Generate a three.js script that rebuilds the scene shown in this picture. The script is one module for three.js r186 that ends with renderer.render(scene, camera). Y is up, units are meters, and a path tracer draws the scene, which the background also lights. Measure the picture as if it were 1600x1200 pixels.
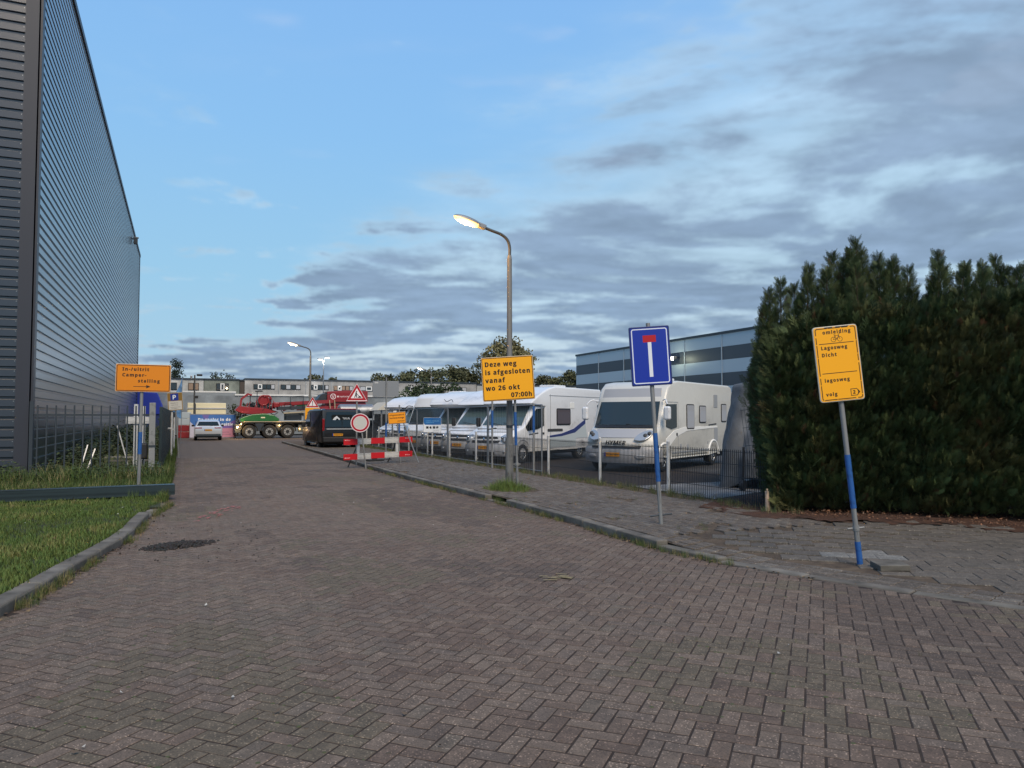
import * as THREE from 'three';
import { mergeGeometries, toCreasedNormals } from 'three/addons/utils/BufferGeometryUtils.js';
import { RoundedBoxGeometry } from 'three/addons/geometries/RoundedBoxGeometry.js';
import { FontLoader } from 'three/addons/loaders/FontLoader.js';
import { TextGeometry } from 'three/addons/geometries/TextGeometry.js';

// ───────────────────────── camera, sky, sun, exposure ─────────────────────────
// x runs to the right across the street, -z along it; the camera looks 23.2 degrees to the right of the street
const YAW = 23.2 * Math.PI / 180;
const scene = new THREE.Scene();
const camera = new THREE.PerspectiveCamera(53.05, 4 / 3, 0.1, 2500);
camera.position.set(0, 1.6, 0);
camera.rotation.set(2.477 * Math.PI / 180, -YAW, 0, 'YXZ');
const renderer = new THREE.WebGLRenderer({ antialias: true });
renderer.toneMapping = THREE.LinearToneMapping;
renderer.toneMappingExposure = 1.0;
renderer.shadowMap.enabled = true;

let seedState = 12345;
const rnd = () => { seedState = (seedState * 1664525 + 1013904223) >>> 0; return seedState / 4294967296; };
const rr = (a, b) => a + (b - a) * rnd();
const reseed = (n) => { seedState = n >>> 0; };
const clamp = (v, a = 0, b = 1) => Math.min(b, Math.max(a, v));
const mix = (a, b, t) => a + (b - a) * t;
const sstep = (a, b, v) => { const t = clamp((v - a) / (b - a)); return t * t * (3 - 2 * t); };
const hash = (x, y) => { let h = Math.imul(x | 0, 374761393) + Math.imul(y | 0, 668265263); h = Math.imul(h ^ (h >>> 13), 1274126177); return ((h ^ (h >>> 16)) >>> 0) / 4294967296; };
function vnoise(x, y) {
  const xi = Math.floor(x), yi = Math.floor(y); let fx = x - xi, fy = y - yi;
  fx = fx * fx * fx * (fx * (fx * 6 - 15) + 10); fy = fy * fy * fy * (fy * (fy * 6 - 15) + 10);
  const a = hash(xi, yi), b = hash(xi + 1, yi), c = hash(xi, yi + 1), d = hash(xi + 1, yi + 1);
  return a + (b - a) * fx + (c - a + (a - b - c + d) * fx) * fy;
}
function fbm(x, y, o = 5, g = 0.5) { let s = 0, a = 1, t = 0; for (let i = 0; i < o; i++) { s += a * vnoise(x, y); t += a; a *= g; const nx = x * 1.62 - y * 1.18 + 17.3; y = x * 1.18 + y * 1.62 + 9.1; x = nx; } return s / t; }

function skyColour(rx, up, fw) {          // rx, up, fw: direction to the right of, above and along the photograph's view
  const el = Math.asin(clamp(up, -1, 1)) * 57.3;
  const g = [[0, .44, .60, .70], [4, .40, .62, .78], [10, .33, .60, .83], [20, .27, .54, .88], [34, .225, .465, .87], [60, .19, .40, .78], [90, .18, .37, .72]];
  let i = 0; while (i < g.length - 2 && el > g[i + 1][0]) i++;
  const t = clamp((el - g[i][0]) / (g[i + 1][0] - g[i][0]));
  let r = mix(g[i][1], g[i + 1][1], t), gg = mix(g[i][2], g[i + 1][2], t), b = mix(g[i][3], g[i + 1][3], t);
  if (up < 0) return [.10, .10, .095];
  const k = 1 / (up + 0.035), px = rx * k, pz = fw * k;
  const s = (px + 0.6 * pz - 1.6) / 1.17;                        // distance from the edge of the cloud deck
  const wx = fbm(px * .55 + 3.1, pz * .55 + 7.7, 3) - .5, wz = fbm(px * .55 + 13.1, pz * .55 + 1.7, 3) - .5;
  const qx = px + wx * .7, qz = pz + wz * .7;
  const low = fbm(qx * .5 + 70, qz * .62 + 31, 3), hi = fbm(qx * 1.55 + qz * .3 + 5, qz * 2.1 - qx * .35 + 21, 7, .6);
  const cover = sstep(-.35, .75, s + 1.3 * (low - .48) + 1.0 * (hi - .5)), far = sstep(5, 16, Math.hypot(px, pz));
  const band = Math.exp(-(((el - 4.2) / 2.4) ** 2)) * sstep(2.5, 7, pz) * sstep(-4, 3, px + .1 * pz);        // clearer strip of air low over the horizon
  const d = clamp(cover * (.96 - .40 * band + mix(3.0, 3.6, far) * (hi - .5)) + .62 * sstep(.56, .76, hi) * sstep(-1.5, -.3, s));
  const hz = Math.exp(-el / 5);
  const fine = fbm(qx * 3.4 + 2, qz * 4.6 + 8, 5, .62), lum = mix(.76 + .40 * fbm(qx * .8 + 2, qz * 1.0 + 8, 3), .58 + .78 * fine, .62);
  const bright = [mix(.54, .74, hz), mix(.73, .74, hz), mix(.88, .70, hz)], dark = [mix(.262, .185, hz), mix(.372, .30, hz), mix(.535, .46, hz)];
  for (const [c, f] of [[bright, Math.max(cover * .72, sstep(0, .4, d) * .5)], [dark, sstep(.12, 1, d) * .90]]) { r = mix(r, c[0] * lum, f); gg = mix(gg, c[1] * lum, f); b = mix(b, c[2] * lum, f); }
  const wisp = sstep(.60, .86, fbm(px * 1.3 + 90, pz * 2.6 + 31, 5)) * sstep(.35, .6, up) * .35 + sstep(.62, .8, fbm(px * 2.2 + 60, pz * 3.8 + 3, 5)) * .22 * sstep(.2, .5, up);
  r = mix(r, .62, wisp); gg = mix(gg, .70, wisp); b = mix(b, .86, wisp);
  return [r, gg, b];
}
{
  const W = 3072, H = 1536, data = new Float32Array(W * H * 4), cy = Math.cos(YAW), sy = Math.sin(YAW);
  for (let j = 0; j < H; j++) {
    const lat = ((j + .5) / H - .5) * Math.PI, up = Math.sin(lat), cl = Math.cos(lat);
    for (let i = 0; i < W; i++) {
      const a = ((i + .5) / W - .5) * 2 * Math.PI, x = Math.cos(a) * cl, z = Math.sin(a) * cl, o = (j * W + i) * 4;
      const c = up < 0 ? [.10, .10, .095] : skyColour(x * cy + z * sy, up, x * sy - z * cy);
      data[o] = c[0]; data[o + 1] = c[1]; data[o + 2] = c[2]; data[o + 3] = 1;
    }
  }
  const sky = new THREE.DataTexture(data, W, H, THREE.RGBAFormat, THREE.FloatType);
  sky.mapping = THREE.EquirectangularReflectionMapping; sky.magFilter = sky.minFilter = THREE.LinearFilter; sky.needsUpdate = true;
  scene.background = sky; scene.environment = sky;
}
const sun = new THREE.DirectionalLight(new THREE.Color(1, .83, .62), 3.1);   // low twilight glow behind the camera
sun.position.set(1, 68, 44); sun.target.position.set(4, 0, -20); sun.castShadow = true; sun.shadow.radius = 62;
Object.assign(sun.shadow.camera, { left: -60, right: 60, top: 60, bottom: -60, far: 220 });
scene.add(sun, sun.target);

// ───────────────────────── helpers ─────────────────────────
const col = (c) => Array.isArray(c) ? new THREE.Color().setRGB(...c) : new THREE.Color(c);
const std = (c, roughness = .7, metalness = 0, more = {}) => new THREE.MeshStandardMaterial({ color: col(c), roughness, metalness, side: THREE.DoubleSide, ...more });
const phys = (c, roughness, more = {}) => new THREE.MeshPhysicalMaterial({ color: col(c), roughness, side: THREE.DoubleSide, ...more });
const used = new Map();
function numbered(n) { const k = used.get(n) || 0; used.set(n, k + 1); return k ? `${n}_${String(k).padStart(3, '0')}` : n; }
function shade(o) { o.castShadow = o.receiveShadow = true; return o; }
function strip(g) {
  g = g.index ? g.toNonIndexed() : g; const n = new THREE.BufferGeometry(), c = g.attributes.position.count;
  n.setAttribute('position', g.attributes.position);
  if (!g.attributes.normal) g.computeVertexNormals();
  n.setAttribute('normal', g.attributes.normal);
  n.setAttribute('uv', g.attributes.uv || new THREE.BufferAttribute(new Float32Array(c * 2), 2));
  return n;
}
const merge = (list) => list.length === 1 ? list[0] : mergeGeometries(list.map(strip));
function boxUV(g, s = 1) {              // uv in metres, by the way each face points
  g = strip(g); const p = g.attributes.position, n = g.attributes.normal, u = new Float32Array(p.count * 2);
  for (let i = 0; i < p.count; i++) {
    const ax = Math.abs(n.getX(i)), ay = Math.abs(n.getY(i)), az = Math.abs(n.getZ(i));
    const [a, b] = ay >= ax && ay >= az ? [p.getX(i), p.getZ(i)] : ax >= az ? [p.getZ(i), p.getY(i)] : [p.getX(i), p.getY(i)];
    u[i * 2] = a * s; u[i * 2 + 1] = b * s;
  }
  g.setAttribute('uv', new THREE.BufferAttribute(u, 2)); return g;
}
function part(name, geo, mat, parent, label) {
  const m = shade(new THREE.Mesh(Array.isArray(geo) ? merge(geo) : geo, mat)); m.name = name; parent.add(m);
  if (label) m.userData.label = label; return m;
}
function thing(name, label, category, pos = [0, 0, 0], turn = 0, group) {
  const o = new THREE.Group(); o.name = numbered(name); o.position.set(...pos); o.rotation.y = turn; scene.add(o);
  o.userData = { label, category }; if (group) o.userData.group = group; return o;
}
function solo(name, geo, mat, label, category, group) { const m = part(numbered(name), geo, mat, scene); m.userData = { label, category }; if (group) m.userData.group = group; return m; }
function struct(name, geo, mat) { const m = part(numbered(name), geo, mat, scene); m.userData.kind = 'structure'; return m; }
function stuff(o, label, category) { o.userData.kind = 'stuff'; if (label) { o.userData.label = label; o.userData.category = category; } return o; }
const box = (w, h, d, x = 0, y = 0, z = 0, ry = 0) => { const g = new THREE.BoxGeometry(w, h, d); if (ry) g.rotateY(ry); return g.translate(x, y, z); };
const rbox = (w, h, d, r, x = 0, y = 0, z = 0) => new RoundedBoxGeometry(w, h, d, 2, r).translate(x, y, z);
const V = (x, y, z) => new THREE.Vector3(x, y, z);
function rod(a, b, r0, r1 = r0, seg = 10) {
  const A = V(...a), B = V(...b), d = B.clone().sub(A), g = new THREE.CylinderGeometry(r1, r0, d.length(), seg);
  g.applyQuaternion(new THREE.Quaternion().setFromUnitVectors(V(0, 1, 0), d.clone().normalize()));
  return g.translate((A.x + B.x) / 2, (A.y + B.y) / 2, (A.z + B.z) / 2);
}
function bar(a, b, w, h) {             // square bar between two points
  const A = V(...a), B = V(...b), d = B.clone().sub(A), g = new THREE.BoxGeometry(w, d.length(), h);
  g.applyQuaternion(new THREE.Quaternion().setFromUnitVectors(V(0, 1, 0), d.clone().normalize()));
  return g.translate((A.x + B.x) / 2, (A.y + B.y) / 2, (A.z + B.z) / 2);
}
const tube = (pts, r, n = 24, s = 8) => new THREE.TubeGeometry(new THREE.CatmullRomCurve3(pts.map(p => V(...p))), n, r, s);
function poly(pts) { const s = new THREE.Shape(); pts.forEach(([x, y], i) => i ? s.lineTo(x, y) : s.moveTo(x, y)); s.closePath(); return s; }
function sheet(pts, y) {               // flat polygon on the ground, points as (x, metres ahead)
  const g = new THREE.ShapeGeometry(poly(pts)); g.rotateX(-Math.PI / 2); g.translate(0, y, 0); return boxUV(g);
}
function rrect(w, h, r) { const s = new THREE.Shape(), x = -w / 2, y = -h / 2; s.moveTo(x + r, y); s.lineTo(x + w - r, y); s.quadraticCurveTo(x + w, y, x + w, y + r); s.lineTo(x + w, y + h - r); s.quadraticCurveTo(x + w, y + h, x + w - r, y + h); s.lineTo(x + r, y + h); s.quadraticCurveTo(x, y + h, x, y + h - r); s.lineTo(x, y + r); s.quadraticCurveTo(x, y, x + r, y); return s; }
function unitUV(g) {                   // uv 0..1 over the face's own x and y
  g.computeBoundingBox(); const b = g.boundingBox, p = g.attributes.position, u = new Float32Array(p.count * 2);
  for (let i = 0; i < p.count; i++) { u[i * 2] = (p.getX(i) - b.min.x) / (b.max.x - b.min.x); u[i * 2 + 1] = (p.getY(i) - b.min.y) / (b.max.y - b.min.y); }
  g.setAttribute('uv', new THREE.BufferAttribute(u, 2)); return g;
}
function noiseTex(n, fn, srgb = true) {
  const d = new Uint8Array(n * n * 4);
  for (let j = 0; j < n; j++) for (let i = 0; i < n; i++) { const c = fn(i / n, j / n, i, j), o = (j * n + i) * 4; for (let k = 0; k < 3; k++) d[o + k] = clamp(Array.isArray(c) ? c[k] : c) * 255; d[o + 3] = 255; }
  const t = new THREE.DataTexture(d, n, n); t.wrapS = t.wrapT = THREE.RepeatWrapping; t.magFilter = THREE.LinearFilter; t.minFilter = THREE.LinearMipmapLinearFilter; t.generateMipmaps = true;
  if (srgb) t.colorSpace = THREE.SRGBColorSpace; t.needsUpdate = true; return t;
}
const rep = (t, s) => { const c = t.clone(); c.repeat.set(s, s); c.needsUpdate = true; return c; };
function tfbm(u, v, f, o = 4) {        // noise that repeats over the texture
  let s = 0, a = 1, t = 0; for (let k = 0; k < o; k++) {
    const x = u * f, y = v * f, xi = Math.floor(x), yi = Math.floor(y), fx = sstep(0, 1, x - xi), fy = sstep(0, 1, y - yi), m = (q) => ((q % f) + f) % f, h = (p, q) => hash(m(p) + k * 57, m(q) + k * 131);
    s += a * mix(mix(h(xi, yi), h(xi + 1, yi), fx), mix(h(xi, yi + 1), h(xi + 1, yi + 1), fx), fy); t += a; a *= .55; f *= 2;
  } return s / t;
}
function canvas(w, h, draw) {
  const c = document.createElement('canvas'); c.width = w; c.height = h; const x = c.getContext('2d'); draw(x, w, h);
  const t = new THREE.CanvasTexture(c); t.colorSpace = THREE.SRGBColorSpace; t.anisotropy = 4; return t;
}
function glyphs(x, X, Y, w, h) {        // lettering too small to be read in the photograph
  let p = X; while (p < X + w - h * .3) { const k = h * rr(.35, .6); x.fillRect(p, Y, k * .35, h); if (rnd() < .7) x.fillRect(p, Y + (rnd() < .5 ? 0 : h * .8), k, h * .22); if (rnd() < .6) x.fillRect(p + k * .68, Y + h * .2, k * .32, h * .75); p += k + h * .2; }
}

// textures
const grainTex = noiseTex(1024, (u, v) => { const s = hash(Math.floor(u * 1024), Math.floor(v * 1024)), a = tfbm(u, v, 16, 4), f = tfbm(u, v, 160, 2); const w = hash(Math.floor(u * 140) + 7, Math.floor(v * 140) + 3) > .955 ? .55 : 0; return .655 + .24 * (a - .5) + .28 * (f - .5) + .10 * (s - .5) + w * (.7 + .4 * s); });
const grainBump = noiseTex(512, (u, v) => .5 + .5 * (tfbm(u, v, 128, 2) - .5) + .35 * (hash(Math.floor(u * 512), Math.floor(v * 512)) - .5), false);
const mottle = noiseTex(1024, (u, v) => .84 + .5 * (tfbm(u, v, 6, 6) - .5) + .14 * (hash(Math.floor(u * 1024), Math.floor(v * 1024)) - .5));
const soilTex = noiseTex(512, (u, v) => { const a = tfbm(u, v, 12, 5), b = hash(Math.floor(u * 512), Math.floor(v * 512)); return [.78 + .5 * (a - .5) + .3 * (b - .5), .74 + .5 * (a - .5) + .28 * (b - .5), .70 + .45 * (a - .5) + .26 * (b - .5)]; });
const grimeTex = noiseTex(512, (u, v) => { const a = tfbm(u, v, 4, 5), k = tfbm(u, v, 32, 3); return .97 - .16 * sstep(.5, .85, a) * k - .03 * k; });
const dirtTex = noiseTex(512, (u, v) => { const a = tfbm(u, v, 5, 5), s = tfbm(u, v, 40, 3); return .90 - .30 * sstep(.52, .75, a) * s - .06 * s; });

// materials
const M = {
  asphalt: std([.07, .068, .067], .9, 0, { map: rep(mottle, .35), bumpMap: rep(grainBump, 2), bumpScale: .004 }),
  farRoad: std([.275, .203, .152], .88, 0, { map: rep(grainTex, .6) }),
  jointSand: std([.050, .036, .029], 1, 0, { map: rep(soilTex, 1.5) }),
  earth: std([.17, .135, .10], 1, 0, { map: rep(soilTex, .8), bumpMap: rep(grainBump, 1.5), bumpScale: .01 }),
  needles: std([.13, .062, .034], 1, 0, { map: rep(soilTex, 1.3), bumpMap: rep(grainBump, 2), bumpScale: .012 }),
  lawnSoil: std([.04, .06, .02], 1, 0, { map: rep(soilTex, 1) }),
  concrete: std([.30, .29, .26], .9, 0, { map: rep(mottle, .9), bumpMap: rep(grainBump, 2), bumpScale: .003 }),
  paleConcrete: std([.27, .265, .255], .9, 0, { map: rep(mottle, .5) }),
  cladding: phys([.030, .033, .044], .3, { clearcoat: .7, clearcoatRoughness: .22, map: rep(grimeTex, .5) }),
  claddingTrim: std([.032, .034, .045], .45),
  galv: std([.42, .43, .44], .45, .75, { map: rep(dirtTex, 1) }),
  pole: std([.36, .36, .35], .55, .35, { map: rep(dirtTex, 1.3) }),
  lampPole: std([.30, .29, .27], .6, .3, { map: rep(dirtTex, .8) }),
  darkPole: std([.10, .10, .095], .5, .4),
  blueBand: std([.025, .13, .42], .5, 0, { map: rep(dirtTex, 2) }),
  darkSteel: std([.035, .045, .055], .5, .2),
  gutter: std([.035, .055, .06], .38, .1, { map: rep(dirtTex, .7) }),
  black: std([.012, .012, .013], .6), rubber: std([.018, .018, .018], .85),
  signBack: std([.26, .27, .28], .5, .5), signEdge: std([.55, .50, .40], .55, .3),
  whitePost: std([.74, .74, .72], .55, 0, { map: rep(dirtTex, 1.4) }),
  whitePaint: phys([.82, .83, .84], .36, { map: rep(grimeTex, .4), clearcoat: .6, clearcoatRoughness: .12 }),
  creamPaint: phys([.66, .64, .575], .38, { map: rep(grimeTex, .4), clearcoat: .5, clearcoatRoughness: .15 }),
  silverPaint: phys([.37, .37, .375], .45, { clearcoat: .45, clearcoatRoughness: .2 }),
  greyPlastic: std([.30, .31, .32], .5), glass: phys([.012, .020, .022], .06),
  shadeGlass: phys([.055, .09, .095], .1), tealGlass: phys([.025, .038, .044], .08),
  blind: phys([.42, .42, .43], .3, { clearcoat: .8 }), brownBlind: phys([.10, .08, .085], .18, { clearcoat: .9 }),
  chrome: std([.75, .76, .78], .18, 1), lens: phys([.36, .39, .42], .1, { clearcoat: .6, metalness: .3 }), rim: std([.55, .56, .57], .35, .8),
  blackPaint: phys([.010, .010, .011], .35, { clearcoat: .3, clearcoatRoughness: .1 }), redPaint: phys([.27, .014, .018], .45, { clearcoat: .4 }), greenPaint: phys([.015, .13, .028], .42, { clearcoat: .5 }),
  carSilver: phys([.62, .64, .67], .28, { metalness: .4, clearcoat: 1, clearcoatRoughness: .05 }), tail: phys([.22, .01, .012], .15, { clearcoat: 1 }),
  navy: std([.03, .045, .16], .4), swoosh: std([.46, .52, .54], .4), swooshPale: std([.80, .79, .75], .4), print: std([.05, .05, .05], .5),
  tarp: std([.15, .16, .17], .7, 0, { map: rep(mottle, .6) }), plate: std([.62, .36, .02], .5), bark: std([.09, .065, .045], .95, 0, { map: rep(soilTex, 2) }),
  render: std([.56, .55, .53], .9, 0, { map: rep(mottle, .15) }), renderWhite: std([.78, .79, .76], .85, 0, { map: rep(mottle, .15) }), greenGrey: std([.33, .37, .32], .8, 0, { map: rep(mottle, .2) }), greyBlue: std([.33, .37, .40], .75, 0, { map: rep(mottle, .15) }), brownWall: std([.075, .06, .05], .9), windowFrame: std([.72, .72, .70], .5), darkGlass: phys([.012, .014, .016], .06, { clearcoat: 1 }), curtain: phys([.30, .20, .13], .3, { clearcoat: .6 }),
  stripeLight: std([.44, .50, .54], .45, .2), stripeDark: std([.055, .065, .08], .45, .2), cream: std([.82, .74, .50], .6), blueTarp: std([.015, .04, .38], .55),
};

// ───────────────────────── setting: ground, road, pavement ─────────────────────────
struct('ground', boxUV(new THREE.PlaneGeometry(1600, 1600).rotateX(-Math.PI / 2).translate(0, -.09, 0)), M.asphalt);
const roadEdge = [[-12, 1.0], [-7, 3.4], [-3.6, 4.6], [-2.3, 5.6], [-1.6, 6.6], [-1.31, 7.33], [-1.05, 8.81], [-.62, 11.2], [-.47, 13.38], [-.22, 15.36], [-.21, 24], [-.26, 33]];
const kerbLine = [[5.75, 50], [5.5, 30], [5.38, 24], [5.36, 18.8], [5.42, 14.4], [5.44, 11.4], [5.36, 8.95], [5.36, 7.5], [5.52, 6.72], [5.85, 5.66], [6.5, 4.17], [8.2, 2.2], [11.5, .4]];
const roadPoly = [...roadEdge, [5.52, 33], ...kerbLine.slice(2), [11.5, -4], [-12, -4]];
const inside = (pts, x, f) => { let r = false; for (let i = 0, j = pts.length - 1; i < pts.length; j = i++) { const [a, b] = pts[i], [c, d] = pts[j]; if ((b > f) !== (d > f) && x < (c - a) * (f - b) / (d - b) + a) r = !r; } return r; };
const road = new THREE.Group(); road.name = 'road'; road.userData.kind = 'structure'; scene.add(road);
part('joint_sand', sheet([[-14, -5], [14, -5], [14, 33], [-14, 33]], -.0022), M.jointSand, road);
struct('road_far', sheet([[-.26, 32.9], [5.52, 32.9], [5.75, 50], [6.4, 52], [9, 53.5], [48, 54], [48, 66], [-.6, 66], [-.3, 50]], -.0008), M.farRoad);

function pieceGeo(L, Wd, H, bev, uo = 0, vo = 0) {   // a paving piece without its underside: top, chamfers, sides (18 triangles)
  const a = L / 2, b = Wd / 2, P = [], U = [];
  const ring = (x, z, y) => [[-x, y, -z], [x, y, -z], [x, y, z], [-x, y, z]];
  const t = ring(a - bev, b - bev, 0), m = ring(a, b, -bev), l = ring(a, b, -H);
  const quad = (p, q, r, s) => { for (const v of [p, r, q, p, s, r]) { P.push(...v); U.push(v[0] + uo, v[2] + vo + v[1]); } };
  quad(t[0], t[1], t[2], t[3]); for (let i = 0; i < 4; i++) { const k = (i + 1) % 4; quad(m[i], m[k], t[k], t[i]); quad(l[i], l[k], m[k], m[i]); }
  const g = new THREE.BufferGeometry(); g.setAttribute('position', new THREE.Float32BufferAttribute(P, 3)); g.setAttribute('uv', new THREE.Float32BufferAttribute(U, 2)); g.computeVertexNormals(); return g;
}
function layField(parent, pieces, L, Wd, H, bev, name, tints, more) {
  const fx = Math.sin(YAW), fz = Math.cos(YAW);
  for (const p of pieces) { const d = p.x * fx + p.f * fz, s = p.x * fz - p.f * fx; p.key = (d > 3 && Math.abs(s / d) < .70 ? 0 : 1000) + Math.hypot(p.x, p.f); }
  pieces.sort((a, b) => a.key - b.key);
  const mats = tints.map(t => std(t, .86, 0, more)), geos = []; for (let i = 0; i < 10; i++) geos.push(pieceGeo(L, Wd, H, bev, i * .37, i * .61));
  const q = new THREE.Quaternion(), e = new THREE.Euler(), one = V(1, 1, 1), mt = new THREE.Matrix4();
  const place = (p) => { e.set(p.tx, p.rot, p.tz, 'YXZ'); q.setFromEuler(e); return mt.compose(V(p.x, p.y, -p.f), q, one); };
  pieces.slice(0, 300).forEach((p, i) => { const m = part(name, geos[i % 10], mats[p.t], parent); place(p).decompose(m.position, m.quaternion, m.scale); });
  const rest = pieces.slice(300), n = geos[0].attributes.position.count, P = new Float32Array(rest.length * n * 3), N = new Float32Array(rest.length * n * 3), U = new Float32Array(rest.length * n * 2), C = new Float32Array(rest.length * n * 3), v = V(0, 0, 0), nm = new THREE.Matrix3();
  rest.forEach((p, i) => {
    const g = geos[i % 10]; place(p); nm.getNormalMatrix(mt); const ox = (i * .173) % 1, oy = (i * .419) % 1;
    for (let k = 0; k < n; k++) {
      const o = (i * n + k);
      v.fromBufferAttribute(g.attributes.position, k).applyMatrix4(mt).toArray(P, o * 3); v.fromBufferAttribute(g.attributes.normal, k).applyMatrix3(nm).normalize().toArray(N, o * 3);
      U[o * 2] = g.attributes.uv.getX(k) + ox; U[o * 2 + 1] = g.attributes.uv.getY(k) + oy; C.set(tints[p.t], o * 3);
    }
  });
  const g = new THREE.BufferGeometry(); g.setAttribute('position', new THREE.BufferAttribute(P, 3)); g.setAttribute('normal', new THREE.BufferAttribute(N, 3)); g.setAttribute('uv', new THREE.BufferAttribute(U, 2)); g.setAttribute('color', new THREE.BufferAttribute(C, 3));
  part(name + '_field', g, std([1, 1, 1], .86, 0, { ...more, vertexColors: true }), parent).userData.kind = 'stuff';
}
const brickMap = { map: grainTex, bumpMap: rep(grainBump, 3), bumpScale: .002 };
{ // herringbone clinkers at 45 degrees to the street
  reseed(7); const B = .105, c = Math.SQRT1_2, list = [];
  for (let i = -180; i < 400; i++) for (let j = -330; j < 330; j++) {
    const k = (((i - j) % 4) + 4) % 4; if (k !== 0 && k !== 3) continue;
    const u = (k === 0 ? i + 1 : i + .5) * B, v = (k === 0 ? j + .5 : j + 1) * B, x = (u - v) * c, f = (u + v) * c;
    if (f < -1.2 || f > 33 || x < -9 || x > 9 || !inside(roadPoly, x, f)) continue;
    const wear = fbm(x * .45 + 3, f * .3 + 8, 4), stain = fbm(x * .8 + 60, f * .55 + 2, 4), moss = fbm(x * .6 + 20, f * .5 + 44, 4), pick = stain > .60 && rnd() < .75 ? 6 : moss > .60 && rnd() < .7 ? 7 : clamp(Math.floor((wear - .5) * 7 + rr(0, 6) * .8 + .6), 0, 5);
    
    list.push({ x: x + rr(-.002, .002), f: f + rr(-.002, .002), y: rr(-.0009, .0009), rot: (k === 0 ? Math.PI / 4 : -Math.PI / 4) + rr(-.018, .018), tx: rr(-.005, .005), tz: rr(-.005, .005), t: pick });
  }
  layField(road, list, .2005, .0955, .03, .0025, 'brick', [[.272, .186, .135], [.301, .211, .153], [.33, .238, .175], [.294, .218, .166], [.352, .258, .19], [.301, .232, .171], [.225, .162, .122], [.27, .209, .14]], brickMap);
}
// kerbs
function along(pts, step, fn) {
  const cv = new THREE.CatmullRomCurve3(pts.map(([x, f]) => V(x, 0, -f)), false, 'centripetal'), n = Math.max(1, Math.round(cv.getLength() / step));
  for (let i = 0; i < n; i++) { const a = cv.getPointAt(i / n), b = cv.getPointAt((i + 1) / n); fn(a, b, i, n); }
}
const pavH = (f) => mix(.012, .105, sstep(6.6, 8.6, f));
const kerbR = new THREE.Group(); kerbR.name = 'pavement_kerb'; kerbR.userData.kind = 'structure'; scene.add(kerbR);
reseed(11);
const kerbMats = [[.205, .185, .152], [.235, .213, .18], [.185, .165, .138]].map(c => std(c, .9, 0, { map: rep(mottle, .9), bumpMap: rep(grainBump, 2), bumpScale: .003 }));
along(kerbLine.slice(0, -2), 1.0, (a, b, i) => {
  const f = -(a.z + b.z) / 2, L = a.distanceTo(b) - .008, h = f > 12.7 && f < 13.5 ? .02 : pavH(f) + rr(-.006, .006);
  const s = part('kerb_stone', boxUV(rbox(.16, h + .2, L, .018)), kerbMats[i % 3], kerbR);
  s.position.set((a.x + b.x) / 2 + .08, h - (h + .2) / 2, (a.z + b.z) / 2); s.rotation.y = Math.atan2(b.x - a.x, b.z - a.z); s.rotation.z = rr(-.025, .025);
});
const kerbL = new THREE.Group(); kerbL.name = 'lawn_kerb'; kerbL.userData.kind = 'structure'; scene.add(kerbL);
along(roadEdge.slice(1, 10), .9, (a, b, i) => {
  const f = -(a.z + b.z) / 2, L = a.distanceTo(b) + .004, h = f > 13.4 ? .05 : .105;
  const s = part('kerb_stone', boxUV(rbox(.17, .3, L, .03)), kerbMats[(i + 1) % 3], kerbL);
  s.position.set((a.x + b.x) / 2 - .085, h - .15, (a.z + b.z) / 2); s.rotation.y = Math.atan2(b.x - a.x, b.z - a.z); s.rotation.z = .06 + rr(-.02, .02);
});
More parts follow.
